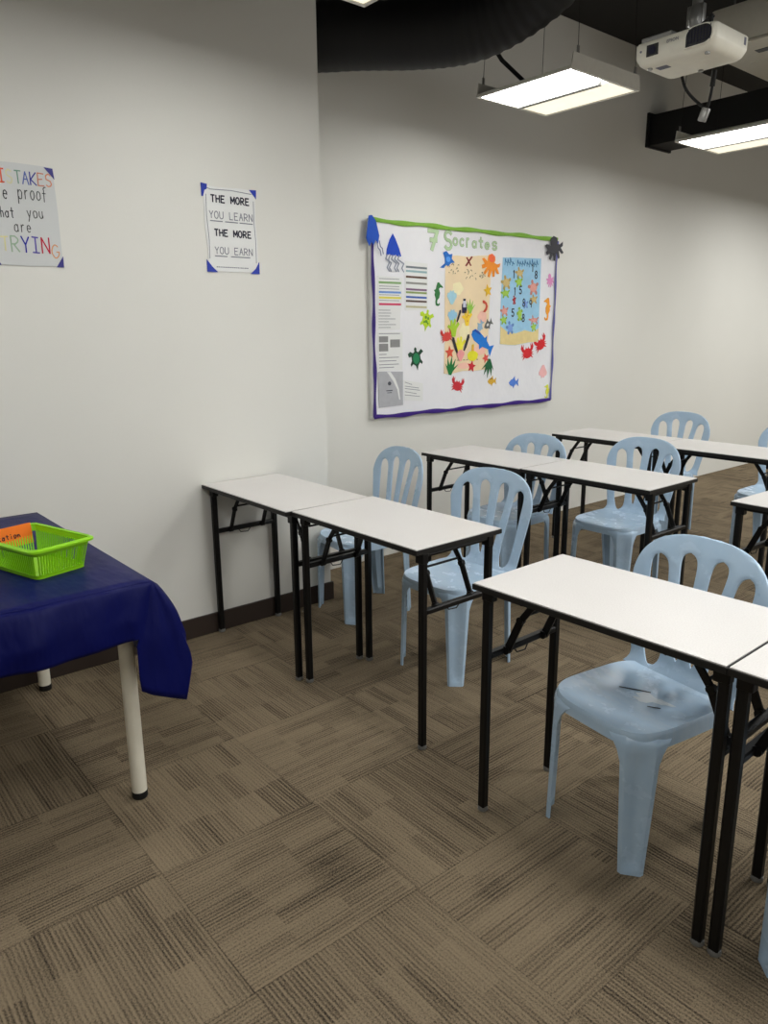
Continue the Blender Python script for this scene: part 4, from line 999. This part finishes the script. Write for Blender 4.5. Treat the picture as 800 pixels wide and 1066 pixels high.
# ------------------------------------------------------------------ projector
def projector():
    x0, x1, y0, y1, z0, z1 = 1.440, 1.752, 2.715, 2.965, 2.388, 2.470
    t = thing('projector', 'ivory projector hanging upside down from a ceiling pole', 'projector')
    W, D, H = x1 - x0, y1 - y0, z1 - z0; cx, cy = (x0 + x1) / 2, (y0 + y1) / 2
    def rrect(w, d, r, n=6):
        pts = []
        for ax, ay, a0 in ((w / 2 - r, d / 2 - r, 0), (-w / 2 + r, d / 2 - r, 90), (-w / 2 + r, -d / 2 + r, 180), (w / 2 - r, -d / 2 + r, 270)):
            for k in range(n + 1): q = R(a0 + 90 * k / n); pts.append((ax + r * math.cos(q), ay + r * math.sin(q)))
        return pts
    mb = MB(); rings = []
    for f, ins, r in ((0, .030, .02), (.04, .020, .022), (.14, .010, .024), (.34, .002, .024), (.40, .0005, .024), (.44, .0, .024), (.9, .0, .022), (.97, .004, .02), (1, .012, .018)):
        rings.append([(cx + x, cy + y, z0 + H * f) for x, y in rrect(W - 2 * ins, D - 2 * ins, r)])
    mb.loft(rings); mb.build('body', M['projwhite'], t, 40)
    # big rounded dark grille on the front face
    def ft(a, b, d): return Vector((x0 + a * W, y0 - d, z0 + b * H))
    def rp(a0, a1, b0, b1, ra, rb, corners=(1, 1, 1, 1), n=6):
        out = []
        for (ca, cb, a0_, on) in ((a1 - ra, b1 - rb, 0, corners[0]), (a0 + ra, b1 - rb, 90, corners[1]), (a0 + ra, b0 + rb, 180, corners[2]), (a1 - ra, b0 + rb, 270, corners[3])):
            for k in range(n + 1):
                q = R(a0_ + 90 * k / n)
                if on: out.append((ca + ra * math.cos(q), cb + rb * math.sin(q)))
                else:
                    s = {0: (a1, b1), 90: (a0, b1), 180: (a0, b0), 270: (a1, b0)}[a0_]
                    if k == 0: out.append(s)
        return out
    mb = MB(); mb.prism(rp(.655, .955, .24, .96, .10, .30, (1, 1, 0, 1)), ft, -.004, .001); g = mb.build('vent_grille', M['projdark'], t)
    mb = MB()
    for k in range(8): 
        a = .685 + k * .036; mb.prism(rect(a, a + .006, .32, .90), ft, .0011, .003)
    for k in range(4):
        b = .38 + k * .13; mb.prism(rect(.67, .945, b, b + .02), ft, .0011, .0022)
    mb.build('grille_rib', M['ink'], g)
    mb = MB(); mb.prism(rp(.64, .975, .20, 1.0, .11, .32, (1, 1, 0, 1)), ft, -.006, .0004); mb.build('grille_surround', M['projwhite'], t, 40)
    mb = MB(); mb.prism(rect(.165, .315, .34, .80), ft, -.003, .0012); w = mb.build('lens_window', M['projdark'], t)
    mb = MB(); mb.tube([ft(.24, .57, .0012), ft(.24, .57, .004)], .014, 20); mb.build('lens', M['ink'], w, 40)
    mb = MB(); place_text(mb, 'EPSON', lambda a, b: Vector((x0 + a * W, y0 - .0012, z0 + b * H)), .42, .565, .66, .79, .01); mb.build('logo_lettering', M['inkgrey'], t)
    mb = MB(); mb.tube([ft(.09, .62, -.001), ft(.09, .62, .0012)], .004, 12); mb.build('sensor_dot', M['inkgrey'], t, 40)
    # plate with screws below, side vent
    mb = MB(); mb.rbox(x0 + .06, x0 + .105, y0 + .05, y0 + .085, z0 - .0012, z0 + .002, .0008); mb.build('rating_label', M['inkgrey'], t)
    for sx, sy in ((x0 + .045, y0 + .04), (x1 - .045, y0 + .04), (cx, y1 - .045)):
        mb = MB(); mb.tube([(sx, sy, z0 - .006), (sx, sy, z0 + .004)], .009, 12); mb.build('foot', M['steel'], t, 40)
    mb = MB(); mb.rbox(x1 - .003, x1 + .0012, y1 - .045, y1 - .03, z0 + .045, z0 + .07, .001); mb.build('side_slot', M['inkgrey'], t)
    mb = MB(); mb.rbox(x0 + .02, x0 + .14, y0 + .01, y0 + .05, z1 - .001, z1 + .016, .004); mb.build('lens_slider', M['steel'], t)
    # mount: spider arms, ball joint and pole
    px, py = cx - .0, cy + .02
    mb = MB()
    for ax, ay in ((x0 + .05, y0 + .03), (x1 - .03, y0 + .02), (x0 + .05, y1 - .04), (x1 - .05, y1 - .04)):
        mb.bar((px, py, z1 + .028), (ax, ay, z1 + .020), .022, .006); mb.tube([(ax, ay, z1 - .008), (ax, ay, z1 + .026)], .007, 10)
    mb.rbox(px - .04, px + .04, py - .04, py + .04, z1 + .022, z1 + .034, .004)
    mb.build('mount_plate', M['beamblack'], t, 40)
    mb = MB(); mb.tube([(px, py, z1 + .034), (px, py, z1 + .05), (px, py, z1 + .075), (px, py, z1 + .10), (px, py, z1 + .12)], [.018, .026, .03, .026, .018], 16)
    mb.rbox(px - .034, px + .03, py - .012, py + .012, z1 + .05, z1 + .12, .004); mb.build('ball_joint', M['steel'], t, 40)
    mb = MB(); mb.tube([(px, py, z1 + .12), (px, py, CZ - .012)], .019, 16); mb.tube([(px, py, CZ - .012), (px, py, CZ - .001)], .06, 20); mb.build('mount_pole', M['steel'], t, 40)
    return z0, z1, cx, cy
projector()
t = thing('video_cable', 'black looped cable with a plug dangling under the projector', 'cable')
mb = MB()
def curve(pts, n=8):
    P = [Vector(q) for q in pts]; out = []
    for i in range(len(P) - 1):
        p0, p1, p2, p3 = P[max(i - 1, 0)], P[i], P[i + 1], P[min(i + 2, len(P) - 1)]
        for k in range(n):
            f = k / n; out.append(.5 * ((2 * p1) + (p2 - p0) * f + (2 * p0 - 5 * p1 + 4 * p2 - p3) * f * f + (3 * p1 - p0 - 3 * p2 + p3) * f ** 3))
    return out + [P[-1]]
CP = [(1.515, 2.93, 2.386), (1.52, 2.96, 2.345), (1.555, 2.98, 2.30), (1.598, 2.98, 2.270), (1.612, 2.975, 2.30), (1.624, 2.965, 2.35), (1.632, 2.955, 2.385)]
mb.tube(curve(CP), .0055, 10); mb.build('cord', M['rubber'], t, 60)
mb = MB(); mb.tube([(1.622, 2.966, 2.335), (1.632, 2.955, 2.386)], .0095, 12); mb.build('strain_relief', M['rubber'], t, 40)
mb = MB(); Mx = Matrix.Translation((1.592, 2.978, 2.245)) @ Matrix.Rotation(R(20), 4, 'Y')
mb.rbox(-.016, .016, -.008, .008, -.024, .024, .004, Mx); mb.build('plug', M['steel'], t, 40)

# ------------------------------------------------------------------ ceiling air conditioner
def ac():
    t = thing('air_conditioner', 'off white ceiling unit cut off by the photo edge, behind the projector', 'air conditioner')
    x0, x1, y0, y1, z0, z1 = .53, 1.75, 4.90, 6.05, 3.10, 3.34
    mb = MB(); mb.rbox(x0, x1, y0, y1, z0 + .012, z1, .02); mb.build('casing', M['acwhite'], t, 40)
    mb = MB(); mb.rbox(x0 - .004, x1 + .004, y0 - .004, y1 + .004, z0, z0 + .02, .006); mb.build('face_panel', M['acwhite'], t, 40)
    mb = MB(); mb.rbox(x0 + .22, x1 - .2, y0 + .16, y0 + .22, z0 - .003, z0 + .004, .001); mb.build('air_slot', M['projdark'], t)
    mb = MB(); mb.rbox(x0 + .1, x1 - .1, y0 + .36, y0 + .375, z0 - .005, z0 + .002, .002); mb.rbox(x0 + .1, x1 - .1, y0 + .62, y0 + .63, z0 - .005, z0 + .002, .002); mb.build('panel_ridge', M['acwhite'], t)
    for x in (x0 + .1, x1 - .1):
        for y in (y0 + .1, y1 - .1):
            mb = MB(); mb.tube([(x, y, z1 - .002), (x, y, CZ)], .006, 8); mb.build('hanger_rod', M['steel'], t, 40)
ac()

# ------------------------------------------------------------------ world, colour management
w = bpy.data.worlds.new('world'); scene.world = w; w.use_nodes = True
w.node_tree.nodes['Background'].inputs[0].default_value = (.9, .95, 1, 1); w.node_tree.nodes['Background'].inputs[1].default_value = .0
vs_ = scene.view_settings; scene.display_settings.display_device = 'sRGB'
vs_.view_transform = 'Standard'; vs_.look = 'None'; vs_.gamma = 1; vs_.use_curve_mapping = False; vs_.exposure = 0.08
scene.cycles.max_bounces = 8; scene.cycles.diffuse_bounces = 5; scene.cycles.use_denoising = True
scene.cycles.sample_clamp_indirect = 6
